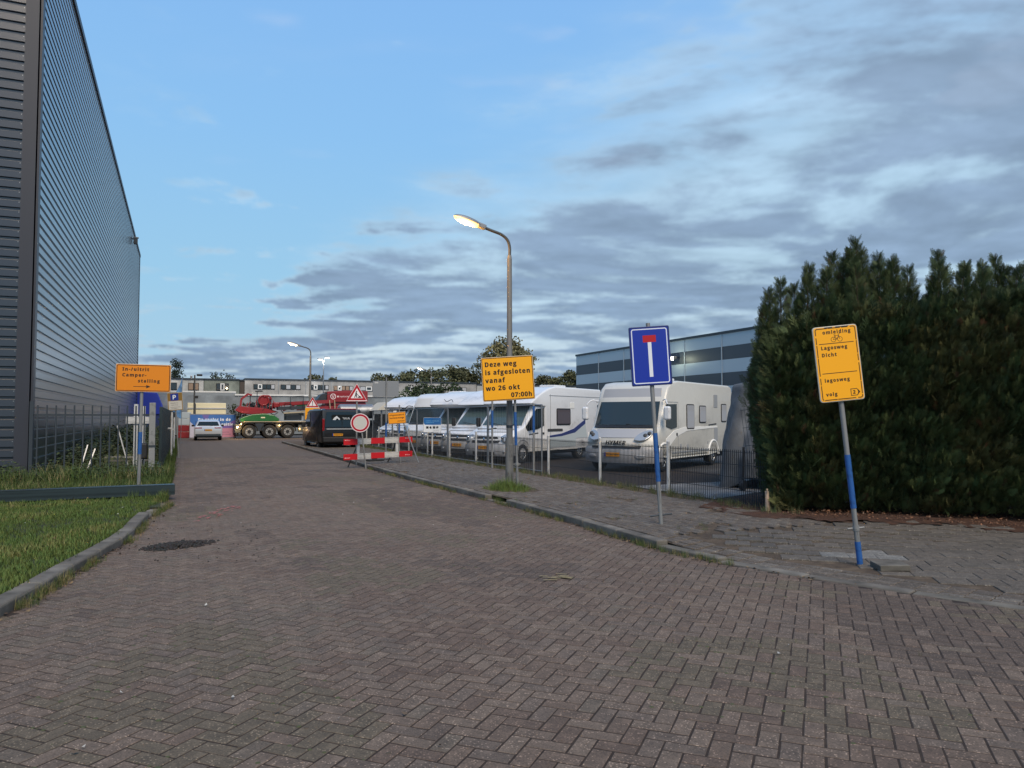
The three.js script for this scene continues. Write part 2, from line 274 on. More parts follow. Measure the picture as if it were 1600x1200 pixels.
// pavement: base, clinkers along the street, tiles round the corner
const pavement = new THREE.Group(); pavement.name = 'pavement'; pavement.userData.kind = 'structure'; scene.add(pavement);
{
  const P = [], strips = 46; const g = new THREE.BufferGeometry(), kx = (f) => { for (let i = 0; i < kerbLine.length - 1; i++) { const [a, b] = kerbLine[i], [c, d] = kerbLine[i + 1]; if (f <= b && f >= d) return mix(a, c, (b - f) / (b - d)); } return 5.6; };
  for (let i = 0; i < strips; i++) { const f0 = mix(.6, 50, (i / strips) ** 1.6), f1 = mix(.6, 50, ((i + 1) / strips) ** 1.6), q = [[kx(f0) + .14, pavH(f0) - .013, -f0], [15, pavH(f0) - .013, -f0], [15, pavH(f1) - .013, -f1], [kx(f1) + .14, pavH(f1) - .013, -f1]]; if (f0 > 11) { q[1][0] = 9.05; q[2][0] = 9.05; } for (const k of [0, 1, 2, 0, 2, 3]) P.push(...q[k]); }
  g.setAttribute('position', new THREE.Float32BufferAttribute(P, 3)); g.computeVertexNormals();
  part('sand_bed', boxUV(g), M.earth, pavement);
  reseed(21); const cl = [], tl = [];
  const tilt = () => rr(-.012, .012);
  const skip = (x, f) => Math.hypot((x - 6.35) / .55, (f - 14.9) / .8) < 1 || fbm(x * 1.6 + 5, f * 1.6, 3) > .80;
  for (let r = 0; r < 33; r++) for (let f = 8.4 + (r % 2) * .1; f < 40; f += .205) { const x = kx(f) + .235 + r * .105; if (x > 8.62 - .25 * fbm(f * .9, 3, 2) || skip(x, f)) continue; cl.push({ x, f: f + rr(-.003, .003), y: pavH(f) + .010 * (fbm(x, f, 3) - .5) + rr(-.003, .003), rot: Math.PI / 2 + rr(-.02, .02), tx: tilt(), tz: tilt(), t: Math.floor(rr(0, 5.99)) }); }
  const corner = kerbLine.slice(6, -1);
  for (let r = 0; r < 4; r++) along(corner.map(([x, f]) => [x + .235 + r * .105, f + .04 * r]), .207, (a, b, i) => { const x = (a.x + b.x) / 2, f = -(a.z + b.z) / 2; if (f > 8.35) return; cl.push({ x, f, y: pavH(f) + rr(-.003, .003), rot: Math.atan2(b.x - a.x, b.z - a.z) + Math.PI / 2, tx: tilt(), tz: tilt(), t: Math.floor(rr(0, 5.99)) }); });
  const ca = -.66, cs = Math.cos(ca), sn = Math.sin(ca);
  for (let i = -30; i < 40; i++) for (let j = -30; j < 40; j++) {
    const u = i * .303 + (j % 2 ? .15 : 0), v = j * .303, x = 7.2 + u * cs - v * sn, f = 6.6 + u * sn + v * cs;
    if (f > 8.25 || f < .5 || x > 15 || x < kx(f) + .83) continue; const hedge = (x - 8.75) * .607 + (f - 9.6) * .795; if (hedge > -.55 + .35 * fbm(x * 2, f * 2, 2)) continue;
    if (Math.hypot(x - 6.62, f - 6.2) < .14) continue;
    const pale = (Math.hypot(x - 7.55, f - 6.55) < .45 || Math.hypot(x - 6.95, f - 6.75) < .24) && rnd() < .75;
    tl.push({ x, f, y: pavH(f) + rr(-.004, .004), rot: ca + rr(-.012, .012), tx: tilt() * .6, tz: tilt() * .6, t: pale ? 5 : Math.floor(rr(0, 4.99)) });
  }
  layField(pavement, cl, .199, .0985, .04, .006, 'clinker', [[.243, .195, .152], [.268, .217, .17], [.22, .179, .142], [.288, .237, .187], [.25, .199, .156], [.32, .275, .225]], brickMap);
  layField(pavement, tl, .298, .298, .045, .005, 'paving_tile', [[.262, .218, .172], [.237, .198, .158], [.28, .237, .19], [.25, .209, .165], [.224, .19, .15], [.42, .40, .36]], brickMap);
}
// soil under the hedge, lawn bed, verge, yard
function bumpySheet(pts, y, amp, n, freq, ragged = 0) {   // fine grid clipped to a polygon, with a rough surface
  const xs = pts.map(p => p[0]), fs = pts.map(p => p[1]), x0 = Math.min(...xs), x1 = Math.max(...xs), f0 = Math.min(...fs), f1 = Math.max(...fs), P = [], h = (x, f) => (typeof y === 'function' ? y(f) : y) + amp * (fbm(x * freq, f * freq, 4) - .5), s = Math.max(x1 - x0, f1 - f0) / n;
  for (let x = x0; x < x1; x += s) for (let f = f0; f < f1; f += s) { const wb = ragged * (fbm(x * 4, f * 4, 3) - .5); if (!inside(pts, x + s / 2 + wb, f + s / 2 + wb)) continue; const q = [[x, f], [x + s, f], [x + s, f + s], [x, f + s]]; for (const k of [0, 1, 2, 0, 2, 3]) P.push(q[k][0], h(...q[k]), -q[k][1]); }
  const g = new THREE.BufferGeometry(); g.setAttribute('position', new THREE.Float32BufferAttribute(P, 3)); g.computeVertexNormals(); return boxUV(g);
}
struct('soil_strip', bumpySheet([[7.9, 10.6], [7.95, 9.3], [8.5, 8.55], [9.4, 8.05], [11, 6.9], [14.5, 4.2], [16, 6.5], [12, 12], [9.1, 11.5]], (f) => pavH(f) + .003, .035, 220, 1.7, .7), M.needles);
struct('lawn', bumpySheet([...roadEdge.slice(1, 10).map(([x, f]) => [x - .1, f]), [-.25, 16], [-.25, 52], [-4, 52], [-4, 23], [-16, 23], [-16, 3.4]], .07, .06, 220, .9), M.lawnSoil);
struct('yard', sheet([[8.75, 10.5], [60, 10.5], [60, 53.5], [9.2, 53.5], [8.75, 40]], -.012), M.asphalt);
struct('yard_slab', sheet([[9.25, 12.2], [13.5, 14.0], [17, 16.0], [17, 17.2], [12.5, 15.6], [9.25, 15.4]], .004), M.paleConcrete);

// ───────────────────────── large structures ─────────────────────────
const WX = -3.52, WF = 22.5, WE = 71.3, WH = 15.1;
{
  const w = thing('clad_warehouse', 'tall charcoal warehouse with horizontal ribbed metal cladding behind the bar fence', 'warehouse', [0, 0, 0]);
  part('core', box(24, WH - .1, WE - WF - .2, WX - 12.06, (WH - .1) / 2, -(WF + WE) / 2), M.claddingTrim, w);
  // one cladding row: groove, slope, face, slope; s runs along the wall, o out of it
  const prof = [[0, .002], [.055, .002], [.070, .050], [.232, .045], [.25, .002]];
  const row = (L, side) => { const P = []; for (let i = 0; i < prof.length - 1; i++) { const [y0, o0] = prof[i], [y1, o1] = prof[i + 1]; const q = [[0, y0, o0], [L, y0, o0], [L, y1, o1], [0, y1, o1]]; for (const k of [0, 1, 2, 0, 2, 3]) P.push(...(side ? [q[k][2], q[k][1], -q[k][0]] : [-q[k][0], q[k][1], q[k][2]])); } const g = new THREE.BufferGeometry(); g.setAttribute('position', new THREE.Float32BufferAttribute(P, 3)); g.computeVertexNormals(); return boxUV(g); };
  const gs = row(WE - WF - .5, true), gf = row(20, false);
  for (let i = 0; i < 60; i++) { part('cladding_panel', gs, M.cladding, w).position.set(WX, .05 + i * .25, -WF - .25); part('cladding_panel', gf, M.cladding, w).position.set(WX - .30, .05 + i * .25, -WF); }
  part('corner_trim', [box(.3, WH - .05, .05, WX - .15, WH / 2 + .02, -WF + .052), box(.05, WH - .05, .3, WX + .052, WH / 2 + .02, -WF - .12)], M.claddingTrim, w);
  part('corner_trim', box(.06, WH - .05, .25, WX + .045, WH / 2 + .02, -WE + .12), M.claddingTrim, w);
  part('roof_edge', [box(.16, .22, WE - WF + .2, WX + .02, WH + .05, -(WF + WE) / 2), box(24, .22, .16, WX - 12.07, WH + .05, -WF)], M.claddingTrim, w);
  const sc = []; for (let i = 0; i < 60; i++) sc.push(new THREE.CylinderGeometry(.012, .012, .008, 6).rotateX(Math.PI / 2).translate(WX - .335, .05 + i * .25 + .2, -WF + .044));
  part('screw_row', sc, M.galv, w);
  const fl = part('wall_floodlight', [box(.26, .42, .3, WX + .26, 14.2, -60.8), box(.2, .06, .06, WX + .1, 14.35, -60.8)], M.darkSteel, w); part('visor', box(.34, .04, .36, WX + .28, 14.45, -60.8), M.signBack, fl);
}
{ // striped warehouse beyond the yard
  const w = thing('striped_warehouse', 'long low warehouse clad in light and dark grey horizontal stripes', 'warehouse'), X = 38, f0 = 24, f1 = 71.5, H = 8;
  part('core', box(20, H - .05, f1 - f0 - .1, X + 10.1, H / 2 - .03, -(f0 + f1) / 2), M.stripeLight, w);
  const n = 8, bh = H / n; for (let i = 0; i < n; i++) for (let k = 0; k < 5; k++) { const L = (f1 - f0) / 5; part('cladding_panel', box(.08, bh - .012, L - .04, X + .02, bh * (i + .5), -(f0 + L * (k + .5))), i % 2 ? M.stripeLight : M.stripeDark, w); }
  for (let k = 1; k < 10; k++) part('seam', box(.05, H, .07, X - .045, H / 2, -(f0 + (f1 - f0) / 10 * k)), M.stripeLight, w);
  part('roof_edge', box(.2, .18, f1 - f0 + .1, X, H + .08, -(f0 + f1) / 2), M.darkSteel, w);
}
{
  const o = thing('wall_floodlight', 'lit floodlight on a bracket on the striped warehouse', 'floodlight', [37.5, 6.55, -53.4]);
  part('housing', rbox(.36, .24, .5, .05), M.galv, o); part('bracket', box(.4, .06, .08, .3, .05, 0), M.darkSteel, o);
  part('lamp_glass', rbox(.08, .3, .42, .03, -.2, -.08, .04).rotateZ(0), std([1, 1, .9], .4, 0, { emissive: col([1, .97, .75]), emissiveIntensity: 6 }), o);
  const l = new THREE.PointLight(col([.95, 1, .72]), 4, 0, 2); l.position.set(-.6, -.12, .3); l.castShadow = true; o.add(l);
}
function windowAt(parent, x0, x1, y0, y1, z, panes, frame = M.windowFrame) {
  const w = part('window', box(x1 - x0, y1 - y0, .08, (x0 + x1) / 2, (y0 + y1) / 2, z + .03), M.black, parent), n = panes.length, W = (x1 - x0) / n, fr = [];
  panes.forEach((p, i) => { part('pane', box(W - .1, y1 - y0 - .1, .03, x0 + W * (i + .5), (y0 + y1) / 2, z + .085), p === 2 ? M.curtain : p === 1 ? M.blind : M.darkGlass, w); if (p === 3) { const X = x0 + W * (i + .5), Y = (y0 + y1) / 2; fr.push(box(W, .09, .05, X, y1 - .05, z + .09), box(W, .09, .05, X, y0 + .05, z + .09), box(.1, y1 - y0 - .18, .05, X - W / 2 + .05, Y, z + .09), box(.1, y1 - y0 - .18, .05, X + W / 2 - .05, Y, z + .09)); } });
  if (fr.length) part('frame', fr, frame, w);
}
{ // row of low business units closing the street
  const Z = -80, unit = (label, x0, x1, h, mat, wins, roofMat = M.darkSteel, z = Z) => { const o = thing('business_unit', label, 'building'); part('wall', boxUV(box(x1 - x0 - .02, h, 9, (x0 + x1) / 2, h / 2, z - 4.5)), mat, o); part('roof_edge', box(x1 - x0, .12, 9.2, (x0 + x1) / 2, h + .05, z - 4.5), roofMat, o); for (const [a, b, c, d, p] of wins) windowAt(o, a, b, c, d, z, p); return o; };
  unit('white office unit with curtained window left of the green-grey unit', -14, 1.88, 5.25, M.renderWhite, [[-1.1, -.5, 4.2, 4.9, [0]], [.5, 2.0 - .55, 4.2, 4.9, [2, 2]], [-6, -4, 4.2, 4.9, [0, 0]]]);
  unit('green-grey office unit between the white unit and the long grey row', 1.9, 5.15, 5.25, M.greenGrey, [[3.0, 4.15, 4.2, 4.9, [0, 3, 0]]]);
  unit('dark brown timber-clad annex at the end of the long grey row', 5.18, 5.6, 5.2, M.brownWall, []);
  const long = unit('long grey rendered building with a band of strip windows', 5.62, 30.0, 5.34, M.render, [[6.45, 8.5, 4.40, 4.88, [0, 3, 0, 0, 1]], [9.05, 11.0, 4.40, 4.88, [0, 1, 0, 1]], [11.9, 13.8, 4.42, 4.9, [0, 3, 0, 0, 1]], [14.3, 16.3, 4.36, 4.84, [2, 3, 2, 2, 1]], [17, 18.9, 4.36, 4.82, [1, 3, 1]], [21.9, 23.4, 4.4, 4.88, [0, 3, 0]], [24.4, 26.2, 4.4, 4.88, [1, 3, 1]], [27.2, 28.8, 4.4, 4.88, [1, 0, 1]]]);
  part('joint', [8.85, 11.5, 14.05, 16.65, 20].map(x => box(.06, 1.6, .03, x, 4.5, Z + .012)), M.greyBlue, long);
  unit('pale grey end unit behind the parked campers', 30.05, 56, 5.2, M.renderWhite, [[32, 34, 4.3, 4.8, [0, 1, 0]], [37, 39, 4.3, 4.8, [1, 0, 1]]]);
  const low = thing('loading_hall', 'blue-grey ground floor hall with pale gutter below the offices', 'building'); part('wall', boxUV(box(36, 3.62, 3, 8, 1.81, -77.6)), M.greyBlue, low); part('gutter', [box(14, .14, .2, -2.4, 3.95, -76.3), box(22.2, .14, .2, 15.6, 3.70, -76.1)], M.windowFrame, low); part('canopy', box(14, .5, 2.6, -2.4, 3.64, -77.5), M.greyBlue, low);
}

// ───────────────────────── vegetation ─────────────────────────
function inst(name, geo, mat, list, parent) {   // list: [x, y, z, scale, turn, tilt, tiltDir, colour?]
  const m = shade(new THREE.InstancedMesh(geo, mat, list.length)), q = new THREE.Quaternion(), q2 = new THREE.Quaternion(), mt = new THREE.Matrix4(); m.name = name;
  list.forEach((p, i) => { q.setFromAxisAngle(V(0, 1, 0), p[4]); q2.setFromAxisAngle(V(Math.cos(p[6] || 0), 0, Math.sin(p[6] || 0)), p[5] || 0); const s = p[3]; m.setMatrixAt(i, mt.compose(V(p[0], p[1], p[2]), q2.multiply(q), Array.isArray(s) ? V(...s) : V(s, s, s))); if (p[7]) m.setColorAt(i, col(p[7])); });
  (parent || scene).add(m); m.userData.kind = 'stuff'; return m;
}
function blades(n, h, w, spread, lean) {
  const P = []; for (let i = 0; i < n; i++) { const a = rr(0, 6.28), r = spread * Math.sqrt(rnd()), x = Math.cos(a) * r, z = Math.sin(a) * r, b = rr(0, 6.28), H = h * rr(.55, 1.1), l = lean * rr(.3, 1.1) * H, dx = Math.cos(b) * l, dz = Math.sin(b) * l, wx = -Math.sin(b) * w / 2, wz = Math.cos(b) * w / 2; const A = [x - wx, 0, z - wz], B = [x + wx, 0, z + wz], C = [x - wx * .8 + dx * .35, H * .6, z - wz * .8 + dz * .35], D = [x + wx * .8 + dx * .35, H * .6, z + wz * .8 + dz * .35], T = [x + dx, H, z + dz]; for (const v of [A, B, D, A, D, C, C, D, T]) P.push(...v); }
  const g = new THREE.BufferGeometry(); g.setAttribute('position', new THREE.Float32BufferAttribute(P, 3)); g.computeVertexNormals(); return g;
}
function leafTuft(n, h, size) {
  const P = []; for (let i = 0; i < n; i++) { const a = rr(0, 6.28), y = h * rr(.08, 1), r = .16 * h * rr(.2, 1) + .02, c = V(Math.cos(a) * r, y, Math.sin(a) * r), d = V(Math.cos(a), rr(-.3, .6), Math.sin(a)).normalize(), s = V(-Math.sin(a), rr(-.3, .3), Math.cos(a)).multiplyScalar(size * .45), L = size * rr(.7, 1.3); const t = c.clone().addScaledVector(d, L), m1 = c.clone().addScaledVector(d, L * .45).add(s), m2 = c.clone().addScaledVector(d, L * .45).sub(s); for (const v of [c, m1, t, c, t, m2]) P.push(v.x, v.y, v.z); }
  const g = new THREE.BufferGeometry(); g.setAttribute('position', new THREE.Float32BufferAttribute(P, 3)); g.computeVertexNormals(); return g;
}
const grassMat = std([1, 1, 1], .8), leafMat = std([1, 1, 1], .7);
const green = (a = .8, b = 1.2) => { const k = rr(a, b), y = rr(.85, 1.3); return [.076 * k * y, .122 * k, .022 * k]; }, dull = (a = .7, b = 1.2) => { const k = rr(a, b), y = rr(.9, 1.5); return [.06 * k * y, .09 * k, .03 * k]; };
const lawnPoly = [...roadEdge.slice(1, 10).map(([x, f]) => [x - .14, f]), [-.3, 16], [-.3, 17.5], [-9.5, 17.5], [-9.5, 3.4]];
{
  reseed(31); const g1 = blades(12, .075, .006, .055, .9), L = [];
  while (L.length < 30000) { const x = rr(-9.5, -.2), f = rr(4, 17.5); if (!inside(lawnPoly, x, f) || rnd() > 14 / (f + 4)) continue; const p = fbm(x * 1.1, f * 1.1, 3); L.push([x, .07 + .06 * (fbm(x * .9, f * .9, 4) - .5) - .01, -f, rr(.6, 1.3) * (.6 + p * .8), rr(0, 6.3), 0, 0, p > .62 && rnd() < .5 ? [.17, .17, .05] : green(.75 + p * .3, 1.15 + p * .3)]); }
  stuff(inst('lawn_grass', g1, grassMat, L), 'short green lawn grass behind the curved kerb', 'grass');
  const g2 = blades(10, .42, .011, .10, .75), g3 = leafTuft(22, .34, .05), A = [], C = [];
  for (let i = 0; i < 2600; i++) { const x = rr(-9, -.35), f = 17.2 + Math.abs(rr(-1, 1) + rr(-1, 1)) * 2.5; if (x < WX - .2 && f > WF - .1) continue; A.push([x, .06, -f, rr(.5, 1.25) * (f > 19 ? 1.1 : .7), rr(0, 6.3), 0, 0, rnd() < .12 ? [.26, .22, .10] : green(.5, 1.05)]); }
  for (let i = 0; i < 2400; i++) { const f = rr(15.5, 52), x = -.25 - Math.abs(rr(-1, 1) * rr(0, 1)) * (f < 22 ? .8 : 1.4); A.push([x, .05, -f, rr(.35, 1.05) * (f < 18 ? .6 : 1), rr(0, 6.3), 0, 0, green(.5, 1.1)]); }
  for (let i = 0; i < 900; i++) { const f = rr(22.6, 60), x = rr(WX + .1, -.6); A.push([x, .05, -f, rr(.6, 1.5), rr(0, 6.3), 0, 0, dull()]); }
  stuff(inst('tall_grass', g2, grassMat, A), 'tall unmown grass along the warehouse and bar fence', 'grass');
  for (let i = 0; i < 700; i++) { const x = rr(-8, -.4), f = 19.2 + Math.abs(rr(-1, 1) + rr(-1, 1)) * 1.8; if (fbm(x * .9 + 3, f * .9, 3) < .45) continue; if (x < WX - .2 && f > WF - .1) continue; C.push([x, .05, -f, rr(.6, 1.5), rr(0, 6.3), 0, 0, green(.28, .7)]); }
  for (let i = 0; i < 1500; i++) { const f = rr(24, 58), x = rr(WX + .1, -.75), hgt = 1 + 1.6 * sstep(26, 32, f) * fbm(x * 2, f * .6, 3); C.push([x, rr(0, .75) * (hgt - 1), -f, rr(1, 1.9), rr(0, 6.3), rr(0, .7), rr(0, 6.3), dull(.4, 1.1)]); }
  stuff(inst('broadleaf_weeds', g3, leafMat, C), 'dark leafy weeds and brambles behind the bar fence', 'weeds');
  const K = [];
  const edge = (pts, n, s0, s1, off) => { const cv = new THREE.CatmullRomCurve3(pts.map(([x, f]) => V(x, 0, -f))); for (let i = 0; i < n; i++) { const t = rnd(), p = cv.getPointAt(t); if (fbm(t * 30, off * 9, 2) < .47) continue; K.push([p.x + off + rr(-.06, .06), 0, p.z, rr(s0, s1), rr(0, 6.3), 0, 0, rnd() < .35 ? [.20, .17, .07] : green(.45, 1)]); } };
  edge(roadEdge.slice(2, 10), 900, .12, .34, .05); edge(kerbLine.slice(2, 9), 900, .10, .30, -.04); edge([[6.0, 15.6], [6.9, 15.2]], 30, .3, .5, 0);
  for (let i = 0; i < 1500; i++) { const f = rr(9.2, 44), x = 8.72 + rr(-.22, .26) - .25 * fbm(f, 2, 2); K.push([x, .09, -f, rr(.15, .5), rr(0, 6.3), 0, 0, rnd() < .3 ? [.15, .14, .06] : dull(.7, 1.3)]); }
  for (let i = 0; i < 260; i++) { const a = rr(0, 6.3), r = Math.sqrt(rnd()); K.push([6.3 + Math.cos(a) * r * .46 + rr(-.08, .08), .05, -(14.9 + Math.sin(a) * r * .7 + rr(-.1, .1)), rr(.5, 1.1) * (1.05 - r * .75), rr(0, 6.3), 0, 0, green(.9, 1.5)]); }
  for (let i = 0; i < 160; i++) { const f = rr(8.4, 14), x = rr(5.7, 8.6); if (fbm(x * 1.6 + 5, f * 1.6, 3) < .68) continue; K.push([x, .09, -f, rr(.1, .28), rr(0, 6.3), 0, 0, dull(.8, 1.5)]); }
  for (let i = 0; i < 26; i++) K.push([rr(5.36, 5.6), .01, -rr(12.4, 13.6), rr(.2, .42), rr(0, 6.3), 0, 0, green(.5, 1)]);
  for (let i = 0; i < 34; i++) K.push([rr(1, 4.9), 0, -rr(3.4, 9), rr(.05, .12), rr(0, 6.3), 0, 0, dull(.7, 1.3)]);
  stuff(inst('kerb_grass', g2, grassMat, K), 'grass tufts in the kerb joints and round the lamp post', 'grass');
  // fallen leaves and crumbs
  const lf = new THREE.PlaneGeometry(.05, .03, 2, 1); { const p = lf.attributes.position; for (let i = 0; i < p.count; i++) { p.setZ(i, Math.abs(p.getX(i)) * .35); if (Math.abs(p.getX(i)) > .02) p.setY(i, p.getY(i) * .25); } } lf.rotateX(-Math.PI / 2);
  const F = []; const cvL = new THREE.CatmullRomCurve3(roadEdge.slice(2, 10).map(([x, f]) => V(x, 0, -f))), cvR = new THREE.CatmullRomCurve3(kerbLine.slice(2, 10).map(([x, f]) => V(x, 0, -f)));
  for (let i = 0; i < 700; i++) { const p = (i % 2 ? cvL : cvR).getPointAt(rnd()); F.push([p.x + (i % 2 ? 1 : -1) * Math.abs(rr(0, .25) * rr(0, 1)), .012, p.z, rr(.5, 1.1), rr(0, 6.3), rr(0, .5), rr(0, 6.3), rnd() < .4 ? [.20, .13, .06] : [.09, .06, .04]]); }
  for (let i = 0; i < 150; i++) F.push([rr(-2, 5.2), .014, -rr(3, 16), rr(.3, .8), rr(0, 6.3), rr(0, .5), rr(0, 6.3), rnd() < .25 ? [.45, .43, .38] : [.10, .07, .045]]);
  for (let i = 0; i < 130; i++) { const x = rr(-6, -.6), f = rr(6.5, 17); if (inside(lawnPoly, x, f)) F.push([x, .12, -f, rr(.5, 1.2), rr(0, 6.3), rr(0, .9), rr(0, 6.3), rnd() < .3 ? [.5, .48, .42] : [.16, .10, .05]]); }
  for (let i = 0; i < 1300; i++) { const t = rr(0, 6.6), d = rr(-.75, .2), x = 8.75 + t * .795 + d * .607, f = 9.6 - t * .607 + d * .795; F.push([x, pavH(f) + .02 + rr(0, .03), -f, rr(.4, .9), rr(0, 6.3), rr(0, .8), rr(0, 6.3), rnd() < .5 ? [.24, .11, .055] : [.15, .085, .05]]); }
  stuff(inst('fallen_leaves', lf, leafMat, F), 'dry brown leaves along the kerbs and under the hedge', 'leaves');
}
// conifer hedge at the corner
function frond(n, L) {                 // flat feathery spray: midrib and side twigs that carry short scale-leaf tips
  const P = []; const tri = (a, b, c) => P.push(...a, ...b, ...c);
  const blade = (x, y, z, dx, dy, dz, l, w) => { const k = Math.hypot(dx, dy) || 1, nx = -dy / k * w, ny = dx / k * w; tri([x - nx, y - ny, z], [x + nx, y + ny, z], [x + dx * l, y + dy * l, z + dz * l]); };
  blade(0, 0, 0, 0, 1, 0, L, .007);
  for (let i = 0; i < n; i++) { const t = .1 + .86 * i / n, s = i % 2 ? 1 : -1, y = L * t, l = L * .5 * (1 - t * .75) * rr(.8, 1.15), a = rr(.55, .8), dx = s * Math.sin(a), dy = Math.cos(a), dz = rr(-.25, .25); blade(0, y, 0, dx, dy, dz, l, .006); for (const k of [.35, .65]) { const b = a - .55, c = a + .5; blade(dx * l * k, y + dy * l * k, dz * l * k, s * Math.sin(b), Math.cos(b), dz, l * .5, .005); blade(dx * l * k, y + dy * l * k, dz * l * k, s * Math.sin(c), Math.cos(c), -dz, l * .45, .005); } }
  const g = new THREE.BufferGeometry(); g.setAttribute('position', new THREE.Float32BufferAttribute(P, 3)); g.computeVertexNormals(); return g;
}
{
  reseed(77); const o = thing('conifer_hedge', 'big dark conifer hedge with ragged spiky tops behind the detour sign', 'hedge', [8.75, 0, -9.6]);
  // local: t along the face, d into the hedge; world = origin + t*(.795, -.607) + d*(.607, .795) in (x, ahead)
  const LEN = 8.2, DEP = 2.3, at = (t, d, y) => [t * .795 + d * .607, y, -(-t * .607 + d * .795)];
  const top = (t) => 2.72 + .62 * sstep(-.3, .9, t) + .5 * (fbm(t * 1.7 + 2, 4, 4) - .5) - .2 * Math.exp(-((t - 2.25) ** 2) * 8);
  const bulge = (t, y) => .22 * Math.sin(clamp(y / 3.4) * Math.PI) + .42 * (fbm(t * 1.3 + 9, y * 1.4, 4) - .5) + .22 * (fbm(t * 4.2 + 3, y * 5.5, 3) - .5) - .35 * sstep(2.7, 4, y);
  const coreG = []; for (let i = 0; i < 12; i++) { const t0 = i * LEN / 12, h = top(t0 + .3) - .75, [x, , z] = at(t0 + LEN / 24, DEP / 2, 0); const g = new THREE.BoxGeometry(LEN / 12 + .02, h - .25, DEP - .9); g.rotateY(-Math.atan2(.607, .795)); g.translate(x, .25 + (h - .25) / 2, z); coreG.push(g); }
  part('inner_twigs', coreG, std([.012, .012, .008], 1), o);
  for (const [t, d] of [[.12, .35], [1.0, .8], [2.0, .7], [2.9, .9], [4.0, .8], [5.2, .8], [6.4, .8]]) { const a = at(t, d, 0), b = at(t + .05, d + .1, 1.6); part('trunk', rod(a, b, .06, .045), M.bark, o); }
  const Q = [], up = V(0, 1, 0), dir = V(0, 0, 0);
  const shade0 = () => { const k = rr(.55, 1.25), b = rr(.9, 1.2); return rnd() < .015 ? [.085, .045, .02] : [.058 * k * b, .086 * k, .026 * k]; };
  const shade1 = (a, y) => { const c = shade0(), k = .55 + .95 * fbm(a * 4.2 + 3, y * 5.5, 3), n = fbm(a * 1.4 + 50, y * 1.2, 3); return [c[0] * k * (n > .6 ? 1.35 : 1), c[1] * k, c[2] * k]; };   // tone differs from spray to spray, some browner
  const put = (p, d, s, c) => Q.push([p, d.clone(), s, rr(0, 6.3), c]);
  for (let i = 0; i < 46000; i++) {     // street face
    const t = rr(-.05, LEN), H = top(t), y = .12 + (H - .12) * Math.pow(rnd(), .9), d = -bulge(t, y) + Math.abs(rr(0, .34) * rnd()) + .05 + (y < .5 ? .25 * (.5 - y) : 0); const p = at(t, d, y); dir.set(-.607 * .7 + rr(-.45, .45), rr(.25, 1.2), .795 * .7 + rr(-.45, .45)).normalize(); put(p, dir, rr(.36, .9), shade1(t, y));
  }
  for (let i = 0; i < 15000; i++) {      // end face towards the yard
    const d = rr(0, DEP), y = .12 + (top(0) + .25 - .12) * rnd(), t = -.14 * Math.sin(clamp(y / 3.4) * Math.PI) - .22 * (fbm(d * 1.2 + 31, y * 1.3, 3) - .5) + Math.abs(rr(0, .3) * rnd()) + .3 * sstep(2.4, 3.6, y); const p = at(t, d, y); dir.set(-.795 * .7 + rr(-.45, .45), rr(.25, 1.2), -.607 * .7 + rr(-.45, .45)).normalize(); put(p, dir, rr(.36, .9), shade1(d + 20, y));
  }
  for (let i = 0; i < 15000; i++) {      // top
    const t = rr(-.1, LEN), d = rr(0, DEP), y = top(t) - .15 * rnd() - .25 * sstep(.5, 0, d) + .2 * (fbm(t * 2, d * 2, 2) - .5); dir.set(rr(-.6, .6), 1, rr(-.6, .6)).normalize(); put(at(t, d, y - .12), dir, rr(.5, 1.15) * (rnd() < .12 ? 1.6 : 1), shade0());
  }
  const spire = (t, d, h, lean) => {     // a leader shoot with sprays up its length
    const b = at(t, d, h - 1.5), tip = [b[0] + lean * .35 + rr(-.08, .08), h, b[2] + rr(-.1, .1)], n = 260;
    part('leader', rod(b, tip, .018, .004, 6), M.bark, o);
    for (let i = 0; i < n; i++) { const k = Math.pow(i / n, .8), r = .40 * (1 - k) ** .9 + .015, a = rr(0, 6.3), yy = mix(b[1], h - .1, k); const p = [mix(b[0], tip[0], k) + Math.cos(a) * r * rr(.1, .75), yy, mix(b[2], tip[2], k) + Math.sin(a) * r * rr(.1, .75)]; dir.set(Math.cos(a) * .62, rr(.6, 1.2), Math.sin(a) * .62).normalize(); put(p, dir, mix(.9, .5, k) * rr(.6, 1.15), shade0()); }
  };
  for (const [t, d, h] of [[-.2, .7, 3.25], [-.12, .9, 3.58], [0, .9, 3.85], [.16, 1.2, 4.07], [.32, .45, 3.84], [.49, .5, 3.99], [.72, 1.2, 4.3], [.76, .5, 4.1], [.89, .9, 4.42], [1.01, .6, 4.3], [1.19, .7, 4.43], [1.3, .4, 4.2], [1.41, 1.2, 4.69], [1.56, 1.2, 4.49], [1.62, .6, 4.2], [1.7, 1.2, 4.4], [1.75, .7, 4.19], [1.88, .7, 4.26], [2.06, .7, 4.1], [2.3, 1.2, 3.8], [2.32, .45, 3.85], [2.44, .45, 4.11], [2.62, .7, 4.32], [2.68, .45, 4.06], [2.97, .9, 4.12], [3.0, .45, 3.93], [3.25, .9, 4.16], [3.44, 1.2, 4.3], [3.6, 1.2, 4.12], [3.79, 1.2, 4.08], [3.92, 1.2, 4.18], [4.2, .6, 4.0], [4.5, .9, 4.3], [4.9, .6, 4.1], [5.4, .9, 4.3], [5.9, .6, 4.1], [6.4, .9, 4.3], [7.0, .7, 4.1], [7.6, .9, 4.2]]) spire(t, d, h, rr(-.1, .3));
  const geo = frond(11, .30), im = shade(new THREE.InstancedMesh(geo, std([1, 1, 1], .75), Q.length)), q = new THREE.Quaternion(), q2 = new THREE.Quaternion(), mt = new THREE.Matrix4(); im.name = 'foliage'; im.userData.kind = 'stuff';
